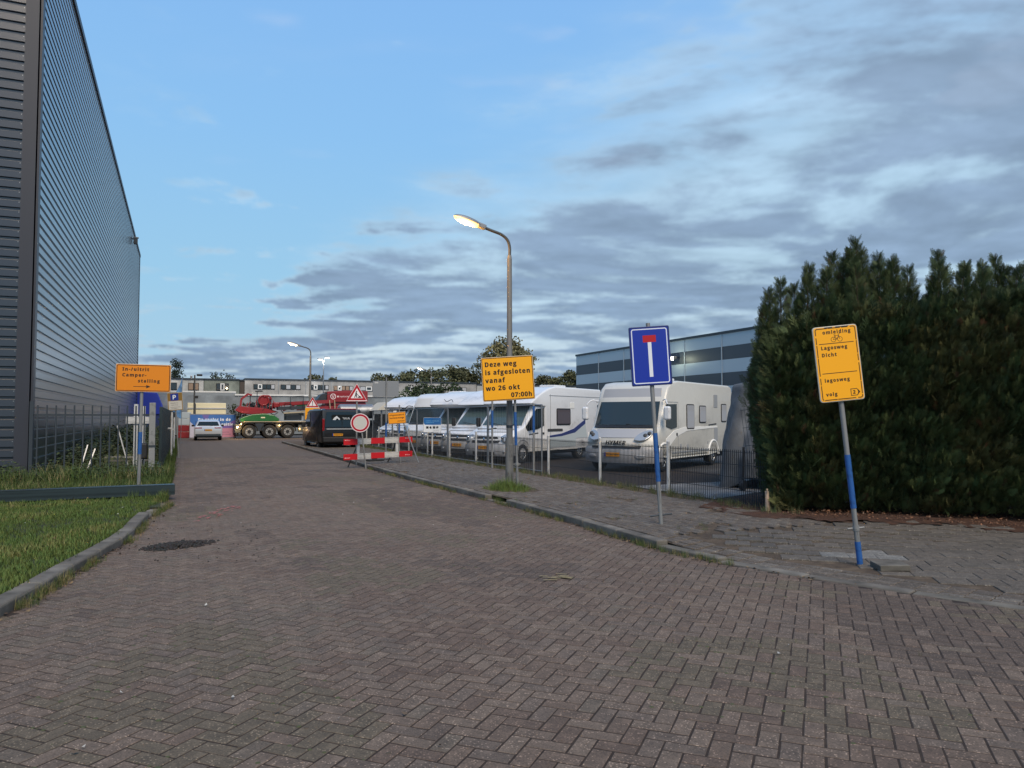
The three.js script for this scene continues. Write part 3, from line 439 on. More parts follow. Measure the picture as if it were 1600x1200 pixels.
  Q.forEach(([p, d, s, r, c], i) => { q.setFromUnitVectors(up, d); q2.setFromAxisAngle(up, r); im.setMatrixAt(i, mt.compose(V(...p), q.multiply(q2), V(s, s, s))); im.setColorAt(i, col(c)); });
  o.add(im);
}
// far trees and bushes
function tree(label, x, f, h, r, tone, o = {}) {
  const t = thing(o.name || 'tree', label, o.cat || 'tree', [x, 0, -f], rr(0, 6), o.group), conic = o.conic, y0 = o.y0 ?? h * .35, n = o.n || 2200, P = [], C = [];
  const limbs = [rod([0, 0, 0], [rr(-.2, .2), h * .8, rr(-.2, .2)], h * .02 + .04, .03, 7)]; for (let i = 0; i < 7; i++) { const a = i * .9 + rr(0, .5), y = mix(y0, h * .75, i / 7); limbs.push(rod([0, y - .4, 0], [Math.cos(a) * r * .6, y + h * .1, Math.sin(a) * r * .6], h * .007 + .015, .01, 5)); }
  part('trunk', limbs, M.bark, t);
  const cl = []; for (let i = 0; i < (o.clumps || 26); i++) { const k = rnd(), a = rr(0, 6.28), y = mix(y0, h, k), rad = conic ? r * (1 - k * .8) : r * Math.sin(Math.acos(clamp(2 * k - 1, -1, 1)) * .85 + .25); const q = Math.sqrt(rr(.15, 1)); cl.push([Math.cos(a) * rad * q, y, Math.sin(a) * rad * q, (conic ? .22 : .30) * r * rr(.7, 1.3) + .12, rr(.65, 1.3)]); }
  const s = (o.leaf || .16);
  for (let i = 0; i < n; i++) { const c = cl[Math.floor(rnd() * cl.length)], a = rr(0, 6.28), e = rr(-1, 1), q = c[3] * Math.cbrt(rnd()), x1 = c[0] + Math.cos(a) * q * Math.sqrt(1 - e * e), y1 = c[1] + e * q * .8, z1 = c[2] + Math.sin(a) * q * Math.sqrt(1 - e * e), u = V(rr(-1, 1), rr(-1, 1), rr(-1, 1)).normalize().multiplyScalar(s * rr(.6, 1.3)), w = V(rr(-1, 1), rr(-1, 1), rr(-1, 1)).cross(u).normalize().multiplyScalar(s * .45); const k = c[4] * rr(.8, 1.2), rgb = [tone[0] * k, tone[1] * k, tone[2] * k]; for (const v of [[0, 0], [.5, 1], [1, 0], [0, 0], [1, 0], [.5, -1]]) { P.push(x1 + u.x * v[0] + w.x * v[1], y1 + u.y * v[0] + w.y * v[1], z1 + u.z * v[0] + w.z * v[1]); C.push(...rgb); } }
  const g = new THREE.BufferGeometry(); g.setAttribute('position', new THREE.Float32BufferAttribute(P, 3)); g.setAttribute('color', new THREE.Float32BufferAttribute(C, 3)); g.computeVertexNormals();
  part('crown', g, treeMat, t); return t;
}
const treeMat = std([1, 1, 1], .8, 0, { vertexColors: true });
reseed(99);
{
  const g = 'trees beyond the business units', lab = 'dark bushy tree standing in the row behind the flat roofs';
  tree('dark conifer beyond the white office unit', -.9, 95, 7.9, 2.0, [.018, .03, .014], { name: 'conifer', conic: true, y0: 2, n: 3200, clumps: 40 });
  for (const [x, h, r, f] of [[26, 7.4, 2.2, 108], [29.5, 7.7, 2.4, 110], [32.5, 8.3, 2.6, 112], [36.6, 9.0, 3.0, 110], [39.6, 8.8, 2.5, 112], [54, 7.9, 2.4, 112], [57.6, 8.5, 2.6, 110], [60, 8.1, 2.4, 112], [17.0, 7.1, 1.7, 110], [19.4, 6.9, 1.5, 111]]) tree(lab, x, f, h, r, [.09, .095, .042], { group: g, y0: h * .4, leaf: .34, n: 3200, clumps: 34 });
  tree('tall rusty-green tree rising behind the closed-road sign', 46, 110, 13.0, 4.2, [.17, .15, .065], { y0: 5.0, n: 9000, clumps: 60, leaf: .36 });
  tree('slim feathery tree left of the tall rusty-green tree', 42.2, 109, 10.4, 1.8, [.07, .075, .03], { y0: 5, n: 1500, leaf: .26 });
  tree('small tree poking over the green-grey office unit', 4.0, 92, 6.6, 1.2, [.04, .05, .02], { y0: 4.4, n: 700, leaf: .2 });
  for (const [x, f, h, r] of [[17.6, 61, 4.1, 1.7], [19.0, 61.5, 4.5, 1.7], [20.4, 61, 4.2, 1.6]]) tree('leafy dark green shrub behind the far campers', x, f, h, r, [.03, .05, .018], { name: 'shrub', cat: 'shrub', y0: 1.2, n: 2200, group: 'shrubs behind the campers', leaf: .2 });
  tree('low shrub beside the cream container', 4.4, 70, 2.6, .9, [.04, .05, .02], { name: 'shrub', cat: 'shrub', y0: .8, n: 700 });
}
//@@PART2
// ───────────────────────── fences ─────────────────────────
{
  const o = thing('bar_fence', 'dark steel bar fence between the charcoal warehouse and the pale gate post', 'fence', [WX + .12, 0, -22.25]);
  const g = box(.034, 1.9, .014, 0, .95, 0); for (let i = 0; i < 14; i++) part('bar', g, M.darkSteel, o).position.set(.1 + i * .2, 0, 0);
  part('rail', box(2.72, .045, .03, 1.33, 1.66, -.022), M.darkSteel, o); part('rail', box(2.72, .045, .03, 1.33, .22, -.022), M.darkSteel, o); part('post', box(.08, 2.0, .08, -.03, 1.0, 0), M.darkSteel, o);
  const p = thing('gate_post', 'pale weathered square post at the corner of the two steel fences', 'post', [-.71, 0, -22.25]); part('shaft', boxUV(rbox(.15, 1.98, .12, .01, 0, .99, 0)), M.pole, p); part('strap', box(.17, .05, .15, 0, .85, 0), M.darkSteel, p);
  const s = thing('palisade_fence', 'blue-grey steel palisade fence running along the left street edge', 'fence', [-.52, 0, -22.5]);
  const gb = rbox(.07, 1.86, .025, .006, 0, .95, 0); for (let i = 0; i < 200; i++) part('pale', gb, M.gutter, s).position.set(.0 + i * .0006, 0, -.1 - i * .135);
  for (const y of [.35, 1.55]) part('rail', box(.04, .05, 27.2, -.05, y, -13.6).rotateY(-.004), M.gutter, s);
  const w = thing('notice_post', 'white notice board on twin white posts behind the gateway sign', 'notice board', [-1.05, 0, -22.9]); part('post', box(.1, 1.95, .07, -.08, .975, 0), M.whitePost, w); part('post', box(.1, 1.9, .07, .1, .95, 0), M.whitePost, w); part('board', rbox(.6, .19, .03, .01, -.02, 1.52, .06), M.whitePost, w);
  const b = thing('letter_box', 'small black letter box fixed beside the pale gate post', 'letter box', [-.92, 0, -22.3]); part('box', rbox(.22, .42, .2, .05, 0, .72, 0), M.black, b); part('stand', box(.05, .5, .05, 0, .25, 0), M.black, b);
  for (const [x, f, h, l] of [[-.33, 30, 1.78, 'thin white post with bracket beside the palisade fence'], [-.3, 36, 1.6, 'short thin white post farther along the palisade fence']]) { const q = thing('fence_marker', l, 'post', [x, 0, -f]); part('shaft', rod([0, 0, 0], [0, h, 0], .035), M.whitePost, q); part('bracket', box(.16, .06, .06, -.06, h * .68, 0), M.whitePost, q); }
  // loose junk behind the bar fence
  reseed(5); for (const [a, b2, l] of [[[-2.5, .05, -23.4], [-2.35, .85, -23.9], 'bent white strip leaning behind the bar fence, taller one'], [[-2.35, .05, -23.4], [-2.15, .75, -23.7], 'bent white strip leaning behind the bar fence, shorter one'], [[-1.35, .1, -24.5], [-1.75, 1.35, -25.5], 'grey pipe leaning on the warehouse wall among brambles']]) solo('metal_strip', bar(a, b2, .03, .008), M.galv, l, 'metal strip');
  const pl = thing('timber_stack', 'weathered boards lying among weeds behind the bar fence', 'boards', [-1.5, .25, -25.2]); for (let i = 0; i < 3; i++) part('board', boxUV(box(1.1, .05, .16, rr(-.1, .1), i * .09, rr(-.1, .1), rr(-.3, .3))), M.concrete, pl);
  const be = thing('steel_channel', 'dark steel channel profile lying across the lawn', 'steel profile', [-3.4, .1, -16.2], .095);
  part('channel', [box(6.6, .012, .26, 0, .19, 0), box(6.6, .19, .012, 0, .095, .124), box(6.6, .19, .012, 0, .095, -.124)], M.gutter, be); part('end_cap', box(.012, .17, .236, 3.297, .096, 0), M.darkSteel, be);
}
{ // low mesh fence on white posts, tall framed panels behind it
  const FX = 8.9, o = thing('mesh_fence', 'low dark wire mesh fence on white posts along the camper yard', 'fence', [FX, 0, 0]);
  const gp = [rod([0, 0, 0], [0, 1.06, 0], .033, .033, 12), new THREE.SphereGeometry(.034, 10, 6).translate(0, 1.06, 0)], geo = merge(gp), wires = (L, h, step) => { const q = []; for (let z = 0; z < L; z += step) q.push(box(.0085, h, .0085, 0, h / 2, -z)); for (let k = 0; k < 5; k++) q.push(box(.010, .010, L, .007, .06 + k * (h - .1) / 4, -L / 2)); return merge(q); };
  const near = wires(2.7, .98, .055), far = wires(2.7, .98, .11);
  for (let i = 0; i < 12; i++) { const f = 12.88 + i * 2.72; const p = part('post', geo, M.whitePost, o); p.position.set(0, .05, -f); part('bracket', [box(.07, .04, .05, .03, .95, -.03), box(.07, .04, .05, .03, .2, -.03)], M.whitePost, p); part('wire_mesh', i < 3 ? near : far, M.darkSteel, o).position.set(.04, .05, -f); }
  part('wire_mesh', near, M.darkSteel, o).position.set(.04, .05, -10.16);
  const lean = thing('leaning_mesh', 'loose dark mesh panel leaning against the hedge end', 'mesh panel', [9.2, .05, -10.75], -.7); lean.rotation.x = -.18; { const q = []; for (let i = 0; i < 14; i++) q.push(box(.006, 1.75, .006, i * .055, .87, 0)); for (let k = 0; k < 6; k++) q.push(box(.75, .007, .007, .36, .1 + k * .32, .007)); part('wires', q, M.darkSteel, lean); }
  const slat = thing('split_screen', 'weathered split-wood screen beside the hedge end', 'screen', [9.12, .05, -10.3], -.55); for (let i = 0; i < 16; i++) part('slat', box(.018, rr(1.25, 1.4), .012, i * .03, .66, rr(-.01, .01)), M.bark, slat);
  const cut = thing('sawn_stem', 'pale peeled sawn stem at the foot of the hedge end', 'stump', [8.62, .08, -9.75]); part('stem', rod([0, 0, 0], [-.03, .34, .02], .035, .03, 9), std([.5, .36, .26], .9), cut); part('stub', rod([-.02, .25, .01], [-.06, .38, .06], .018, .012, 7), std([.5, .36, .26], .9), cut);
  const panel = (f, L) => { const h = thing('framed_fence_panel', 'tall framed galvanised mesh panel in the row before the campers', 'fence panel', [FX - .18, .06, -f], 0, 'tall framed mesh panels before the campers'); part('tube', [rod([0, 0, 0], [0, 1.88, 0], .021)], M.galv, h); part('tube', [rod([0, 0, -L + .08], [0, 1.88, -L + .08], .021)], M.galv, h); part('tube', [rod([0, 1.87, 0], [0, 1.87, -L + .08], .015)], M.galv, h); part('tube', [rod([0, .12, 0], [0, .12, -L + .08], .015)], M.galv, h); const q = []; for (let z = .12; z < L - .1; z += .13) q.push(box(.0035, 1.74, .0035, 0, 1, -z)); part('wire_mesh', q, M.galv, h); };
  for (let i = 0; i < 5; i++) panel(18.35 + i * 3.93, 3.93);
}

// ───────────────────────── signs ─────────────────────────
const yellow = '#ffb000', ink = '#2a1a04';
const signMat = (t) => std([.98, .98, .98], .42, 0, { map: t });
function board(parent, w, h, y, tex, o = {}) {
  const r = o.r ?? .03, b = part('board', new THREE.ExtrudeGeometry(rrect(w, h, r), { depth: .014, bevelEnabled: true, bevelSize: .004, bevelThickness: .004, bevelSegments: 2 }).translate(o.x || 0, y, o.z ?? .035), o.back || M.signEdge, parent);
  part('sign_face', unitUV(new THREE.ShapeGeometry(rrect(w - .012, h - .012, r))).translate(o.x || 0, y, (o.z ?? .035) + .0205), signMat(tex), b); return b;
}
function signPole(parent, h, bands = [], r = .024) { part('pole', rod([0, 0, 0], [0, h, 0], r, r, 12), M.pole, parent); for (const [a, b] of bands) part('blue_sleeve', rod([0, a, 0], [0, b, 0], r + .004, r + .004, 12), M.blueBand, parent); }
const frame = (x, w, h, m, lw) => { x.strokeStyle = ink; x.lineWidth = lw; x.beginPath(); x.roundRect(m, m, w - 2 * m, h - 2 * m, 22); x.stroke(); };
const words = (x, t, X, Y, size, sp = 2) => { x.font = `bold ${size}px sans-serif`; x.lineWidth = size * .05; x.strokeStyle = x.fillStyle; let p = X; for (const ch of t) { x.fillText(ch, p, Y); x.strokeText(ch, p, Y); p += x.measureText(ch).width + sp; } return p; };
const wordsR = (x, t, R, Y, size, sp = 2) => { x.font = `bold ${size}px sans-serif`; let w = 0; for (const ch of t) w += x.measureText(ch).width + sp; words(x, t, R - w, Y, size, sp); };
function grime(x, w, h, n, seed, c = 'rgba(90,60,10,') { reseed(seed); for (let i = 0; i < n; i++) { x.fillStyle = c + rr(.02, .10).toFixed(3) + ')'; const r = rr(1, 9); x.fillRect(rr(0, w), rr(0, h), r * rr(.5, 2), r * rr(.3, 1)); } }

{ // road closed from wo 26 okt
  const o = thing('closure_sign', 'yellow text board reading Deze weg is afgesloten on the lamp post', 'sign', [6.52, .06, -14.95], -YAW); o.rotation.z = .0;
  const t = canvas(1090, 910, (x, w, h) => { x.fillStyle = yellow; x.fillRect(0, 0, w, h); frame(x, w, h, 12, 14); x.fillStyle = ink; words(x, 'Deze weg', 62, 190, 136, 10); words(x, 'is afgesloten', 62, 360, 136, 11); words(x, 'vanaf', 62, 530, 136, 12); words(x, 'wo 26 okt', 62, 695, 136, 12); wordsR(x, '07:00h', 1050, 855, 132, 8); grime(x, w, h, 160, 3); });
  const tilt = new THREE.Group(); tilt.name = 'head'; tilt.position.set(-.19, 2.36, .05); tilt.rotation.z = .062; o.add(tilt); board(tilt, 1.09, .92, 0, t, { r: .025 });
  part('clamp', [box(.5, .05, .04, .02, -.44, .0), box(.5, .05, .04, .02, .25, 0)], M.darkSteel, tilt);
  const p = part('pole', rod([.02, 0, 0], [-.06, 2.5, 0], .026, .026, 12), M.pole, o); part('blue_sleeve', rod([-.015, .95, 0], [-.036, 1.65, 0], .030, .030, 12), M.blueBand, p); part('joint_collar', [rod([.004, .52, 0], [.0, .58, 0], .045), rod([-.07, .55, 0], [.075, .55, 0], .012)], M.pole, p);
  part('foot_cross', [bar([-.28, .02, .05], [.3, .03, -.05], .04, .03), bar([-.1, .02, -.28], [.12, .02, .3], .04, .03)], M.pole, o);
}
{ // dead end
  const o = thing('dead_end_sign', 'blue dead end sign with red bar on a leaning pole', 'sign', [6.21, .08, -9.17], -YAW - .06); o.rotation.order = 'YXZ'; o.rotation.z = .058;
  signPole(o, 2.86, [[.62, 1.30]], .03); part('base_cross', [rod([-.16, .14, .02], [.16, .16, .0], .012)], M.darkSteel, o);
  const t = canvas(560, 830, (x, w, h) => { x.fillStyle = '#0d2f9e'; x.fillRect(0, 0, w, h); x.strokeStyle = '#0a1f66'; x.lineWidth = 26; x.strokeRect(0, 0, w, h); x.strokeStyle = '#e3e6ee'; x.lineWidth = 15; x.beginPath(); x.roundRect(30, 28, w - 60, h - 56, 26); x.stroke(); x.fillStyle = '#e4e6ea'; x.fillRect(252, 215, 52, 500); x.fillStyle = '#b8101a'; x.fillRect(185, 118, 188, 100); });
  board(o, .56, .83, 2.39, t, { r: .02, back: M.navy }); part('clamp', [box(.16, .05, .05, 0, 2.65, 0), box(.16, .05, .05, 0, 2.1, 0)], M.darkSteel, o);
}
{ // cycle detour
  const o = thing('detour_sign', 'yellow cycle detour board reading omleiding before the hedge', 'sign', [6.755, 0, -6.22], -YAW - .02); o.rotation.order = 'YXZ'; o.rotation.z = .098;
  signPole(o, 2.35, [[.02, .26], [.62, 1.20]], .027); part('joint_collar', [rod([0, .38, 0], [0, .43, 0], .036), rod([-.09, .405, 0], [.09, .405, 0], .01)], M.pole, o);
  const t = canvas(580, 1000, (x, w, h) => {
    x.fillStyle = yellow; x.fillRect(0, 0, w, h); x.strokeStyle = ink; x.lineWidth = 12; x.beginPath(); x.roundRect(24, 16, w - 42, h - 34, 26); x.setLineDash([170, 12, 90, 30, 240, 8]); x.stroke(); x.setLineDash([]); x.fillStyle = ink;
    words(x, 'omleiding', 118, 92, 66, 8); words(x, 'Lagosweg', 74, 302, 66, 7); words(x, 'Dicht', 74, 398, 66, 9); words(x, 'lagosweg', 74, 742, 64, 8); words(x, 'volg', 74, 930, 64, 8);
    x.fillRect(56, 218, 470, 10); x.fillRect(56, 620, 470, 10); x.lineWidth = 6; for (const X of [258, 346]) { x.beginPath(); x.arc(X, 172, 32, 0, 7); x.stroke(); }
    x.lineWidth = 6; x.beginPath(); x.moveTo(258, 172); x.lineTo(284, 122); x.lineTo(334, 122); x.lineTo(304, 172); x.closePath(); x.moveTo(304, 172); x.lineTo(278, 112); x.moveTo(262, 110); x.lineTo(292, 110); x.moveTo(346, 172); x.lineTo(328, 106); x.lineTo(350, 100); x.stroke();
    x.lineWidth = 9; x.beginPath(); x.moveTo(412, 860); x.lineTo(492, 860); x.lineTo(530, 904); x.lineTo(492, 948); x.lineTo(412, 948); x.closePath(); x.stroke(); x.beginPath(); x.moveTo(494, 862); x.lineTo(530, 904); x.lineTo(494, 946); x.lineTo(508, 904); x.fill(); words(x, '2', 436, 928, 66, 0); x.fillRect(150, 0, 110, 14); x.fillRect(300, 0, 180, 10); grime(x, w, h, 110, 9);
  });
  board(o, .475, .815, 2.195, t, { r: .035 }); part('clamp', [box(.14, .04, .05, 0, 2.45, 0), box(.14, .04, .05, 0, 1.95, 0)], M.darkSteel, o);
  const s = thing('loose_slab', 'loose paving slab lying at the foot of the detour sign', 'paving slab', [6.86, .0, -5.93], -.5); part('slab', boxUV(rbox(.3, .06, .3, .008, 0, .043, 0)), kerbMats[0], s).rotation.z = .03;
}
{ // exit camper storage
  const o = thing('gateway_sign', 'dirty orange board reading In-/uitrit Camperstalling with arrow', 'sign', [-.79, 0, -17.45], -.12); o.rotation.order = 'YXZ'; o.rotation.z = -.012;
  const p = part('pole', rod([0, 0, 0], [0, 2.6, 0], .033, .033, 12), M.pole, o); part('blue_sleeve', rod([0, .85, 0], [0, 1.3, 0], .037, .037, 12), M.blueBand, p);
  const t = canvas(1020, 560, (x, w, h) => { x.fillStyle = '#e08400'; x.fillRect(0, 0, w, h); frame(x, w, h, 16, 13); x.fillStyle = ink; words(x, 'In-/uitrit', 115, 132, 92, 12); words(x, 'Camper-', 115, 252, 92, 12); words(x, 'stalling', 410, 372, 92, 12); x.fillRect(330, 452, 250, 12); x.beginPath(); x.moveTo(570, 424); x.lineTo(650, 458); x.lineTo(570, 492); x.fill(); grime(x, w, h, 900, 17, 'rgba(110,60,0,'); grime(x, w, h, 260, 18, 'rgba(255,190,90,'); });
  board(o, 1.03, .56, 2.40, t, { r: .025, x: .03 });
}
function tri(x, w, h, m) { x.beginPath(); x.moveTo(w / 2, m); x.lineTo(w - m, h - m); x.lineTo(m, h - m); x.closePath(); }
const triShape = (s) => { const q = new THREE.Shape(), h = s * .866; q.moveTo(-s / 2, 0); q.lineTo(s / 2, 0); q.lineTo(0, h); q.closePath(); return q; };
function triSign(parent, s, y, icon, z = .035) {
  const tex = canvas(500, 433, (x, w, h) => { x.fillStyle = '#efe4e4'; x.fillRect(0, 0, w, h); x.fillStyle = '#b01020'; tri(x, w, h, 18); x.fill(); x.fillStyle = '#f1e8e8'; x.beginPath(); x.moveTo(w / 2, 118); x.lineTo(w - 106, h - 70); x.lineTo(106, h - 70); x.fill(); x.fillStyle = '#111'; icon(x, w, h); });
  const b = part('board', new THREE.ExtrudeGeometry(triShape(s), { depth: .012, bevelEnabled: true, bevelSize: .006, bevelThickness: .003, bevelSegments: 1 }).translate(0, y, z), M.signBack, parent); part('sign_face', unitUV(new THREE.ShapeGeometry(triShape(s))).translate(0, y, z + .0165), signMat(tex), b);
}
const works = (x) => { x.beginPath(); x.arc(244, 196, 15, 0, 7); x.fill(); x.beginPath(); x.moveTo(222, 212); x.lineTo(250, 214); x.lineTo(246, 262); x.lineTo(262, 350); x.lineTo(240, 350); x.lineTo(228, 292); x.lineTo(208, 350); x.lineTo(186, 350); x.lineTo(210, 280); x.fill(); x.lineWidth = 12; x.strokeStyle = '#111'; x.beginPath(); x.moveTo(232, 232); x.lineTo(290, 300); x.lineTo(310, 312); x.stroke(); x.beginPath(); x.moveTo(270, 352); x.quadraticCurveTo(318, 268, 368, 352); x.fill(); };
const bang = (x) => { x.beginPath(); x.moveTo(232, 180); x.lineTo(268, 180); x.lineTo(260, 290); x.lineTo(240, 290); x.fill(); x.beginPath(); x.arc(250, 328, 19, 0, 7); x.fill(); };
{
  const o = thing('roadworks_sign', 'red-bordered triangular roadworks sign with digging figure on a pole', 'sign', [5.17, .06, -24.75], -.25); part('pole', rod([0, 0, 0], [0, 2.5, 0], .028), M.pole, o); triSign(o, .66, 2.06, works);
  const r = thing('no_entry_sign', 'round red-rimmed closed-road sign on the leaning barrier leg', 'sign', [5.26, 0, -23.75], -.25); r.rotation.order = 'YXZ'; r.rotation.z = .115; part('pole', rod([0, 0, 0], [0, 1.7, 0], .024), M.pole, r);
  const t = canvas(400, 400, (x) => { x.fillStyle = '#efdede'; x.fillRect(0, 0, 400, 400); x.fillStyle = '#a80d20'; x.beginPath(); x.arc(200, 200, 186, 0, 7); x.fill(); x.fillStyle = '#e8c8c8'; x.beginPath(); x.arc(200, 200, 146, 0, 7); x.fill(); x.fillStyle = '#c3c1b9'; x.beginPath(); x.arc(200, 200, 136, 0, 7); x.fill(); });
  const b = part('board', new THREE.CylinderGeometry(.295, .295, .016, 40).rotateX(Math.PI / 2).translate(-.02, 1.44, .04), M.signBack, r); part('sign_face', unitUV(new THREE.CircleGeometry(.288, 40)).translate(-.02, 1.44, .050), signMat(t), b);
}
{ // barrier
  const o = thing('road_barrier', 'red and white two-rail roadworks barrier on trestle legs', 'barrier', [4.62, 0, -24.12], 0); const L = 2.62, a = Math.atan2(.9, 2.45); o.rotation.y = a;
  const redM = std([.55, .012, .018], .45), whiteM = std([.72, .70, .65], .55, 0, { map: rep(dirtTex, 1.5) });
  for (const y of [.83, .36]) { const cuts = [0, .50, 1.02, 1.54, 2.1, 2.62]; for (let i = 0; i < 5; i++) { const red = i % 2 === 0, m = part('rail_board', rbox(cuts[i + 1] - cuts[i] - .006, .185, .022, .004, (cuts[i] + cuts[i + 1]) / 2, y + .04 * (cuts[i] / L), i === 0 || i === 4 ? .03 : 0), red ? redM : whiteM, o); if (i === 0 || i === 4) { reseed(41 + i + Math.round(y * 9)); const tx = canvas(128, 40, (x, w, h) => { x.fillStyle = '#c4121a'; x.fillRect(0, 0, w, h); x.fillStyle = '#f0dcdc'; x.beginPath(); x.arc(14, 20, 9, 0, 7); x.fill(); glyphs(x, 32, 12, 80, 16); }); part('lettering', unitUV(new THREE.PlaneGeometry(.24, .075)).translate((cuts[i] + cuts[i + 1]) / 2 + (i ? .08 : -.1), y + (y > .5 ? .05 : -.03) + .04 * (cuts[i] / L), .043), signMat(tx), m); } } }
  for (const x of [.62, 2.1]) { part('upright', box(.1, .6, .035, x - .06, .62, -.03), M.whitePost, o); part('leg', rod([x - .06, .75, -.05], [x - .06, 0, -.62], .02), M.darkPole, o); }
  part('leg', rod([2.18, 1.55, .05], [2.62, .0, .45], .021), M.galv, o); part('leg', rod([2.1, .95, -.05], [1.95, 0, -.5], .02), M.darkPole, o);
  const y = thing('exemption_sign', 'small yellow text board above the right end of the barrier', 'sign', [6.52, 1.58, -24.85], -.22); y.rotation.order = 'YXZ'; y.rotation.z = .07; reseed(61);
  const t = canvas(560, 370, (x, w, h) => { x.fillStyle = '#f59a00'; x.fillRect(0, 0, w, h); frame(x, w, h, 8, 12); x.fillStyle = '#4a2a08'; words(x, 'uitgezonderd', 40, 110, 66, 4); words(x, 'bestemmings', 40, 205, 66, 4); wordsR(x, 'verkeer', 520, 310, 54, 4); });
  board(y, .58, .38, 0, t, { z: .02 }); part('pole', rod([.0, -.2, 0], [.02, -1.56, -.02], .02), M.pole, y);
  const g = thing('backward_sign', 'plain grey back of a rectangular sign on a pole with blue sleeve', 'sign', [6.69, .06, -27], -.25); part('panel', rbox(.92, .56, .02, .008, -.02, 2.55, -.03), M.signBack, g); part('sticker', box(.13, .05, .004, -.35, 2.77, -.017), M.whitePost, g); signPole(g, 2.96, [[.85, 1.35]], .026); part('foot', box(.4, .06, .3, 0, .03, 0), M.black, g);
  const rub = thing('rubber_foot', 'black rubber ballast block lying behind the barrier', 'ballast block', [6.1, .06, -26.2], .4); part('block', rbox(.62, .1, .3, .03, 0, .05, 0), M.rubber, rub); part('grip', rbox(.2, .1, .06, .02, 0, .12, 0), M.rubber, rub);
  const i = thing('info_sign', 'blue and white information panel on a white post before the campers', 'sign', [8.72, .05, -28.0], -.3); part('post', rod([0, 0, 0], [0, 1.05, 0], .035), M.whitePost, i); reseed(62);
  const ti = canvas(520, 440, (x, w, h) => { x.fillStyle = '#e6e8ea'; x.fillRect(0, 0, w, h); x.fillStyle = '#0c62a4'; x.beginPath(); x.moveTo(0, 0); x.lineTo(w, 0); x.lineTo(w, 215); x.lineTo(40, 215); x.quadraticCurveTo(0, 180, 0, 130); x.fill(); x.fillStyle = '#8fc0e0'; glyphs(x, 60, 84, 400, 26); glyphs(x, 60, 140, 260, 20); x.fillStyle = '#14161a'; for (let k = 0; k < 4; k++) { if (k % 2) { x.beginPath(); x.arc(110 + k * 100, 298, 38, .6 * k, .6 * k + 4.4); x.fill(); } else x.fillRect(72 + k * 100, 262, 74, 72); } x.fillStyle = '#888'; glyphs(x, 300, 380, 160, 14); });
  board(i, .66, .55, 1.26, ti, { back: M.whitePost });
  for (const [x, f, h, b, l] of [[8.45, 21.2, 2.35, [1.25, 1.75], 'grey sign pole with blue sleeve and cross clamp before the white campers'], [8.6, 18.6, 1.9, [1.15, 1.85], 'grey sign pole with long blue sleeve beside the blue-striped camper'], [8.1, 30.5, 2.05, [.9, 1.4], 'slim grey pole with blue sleeve behind the roadworks sign']]) { const q = thing('sleeved_pole', l, 'pole', [x, .05, -f]); signPole(q, h, [b], .03); part('clamp', [rod([-.13, b[0] - .06, 0], [.13, b[0] - .02, 0], .018)], M.darkSteel, q); }
}
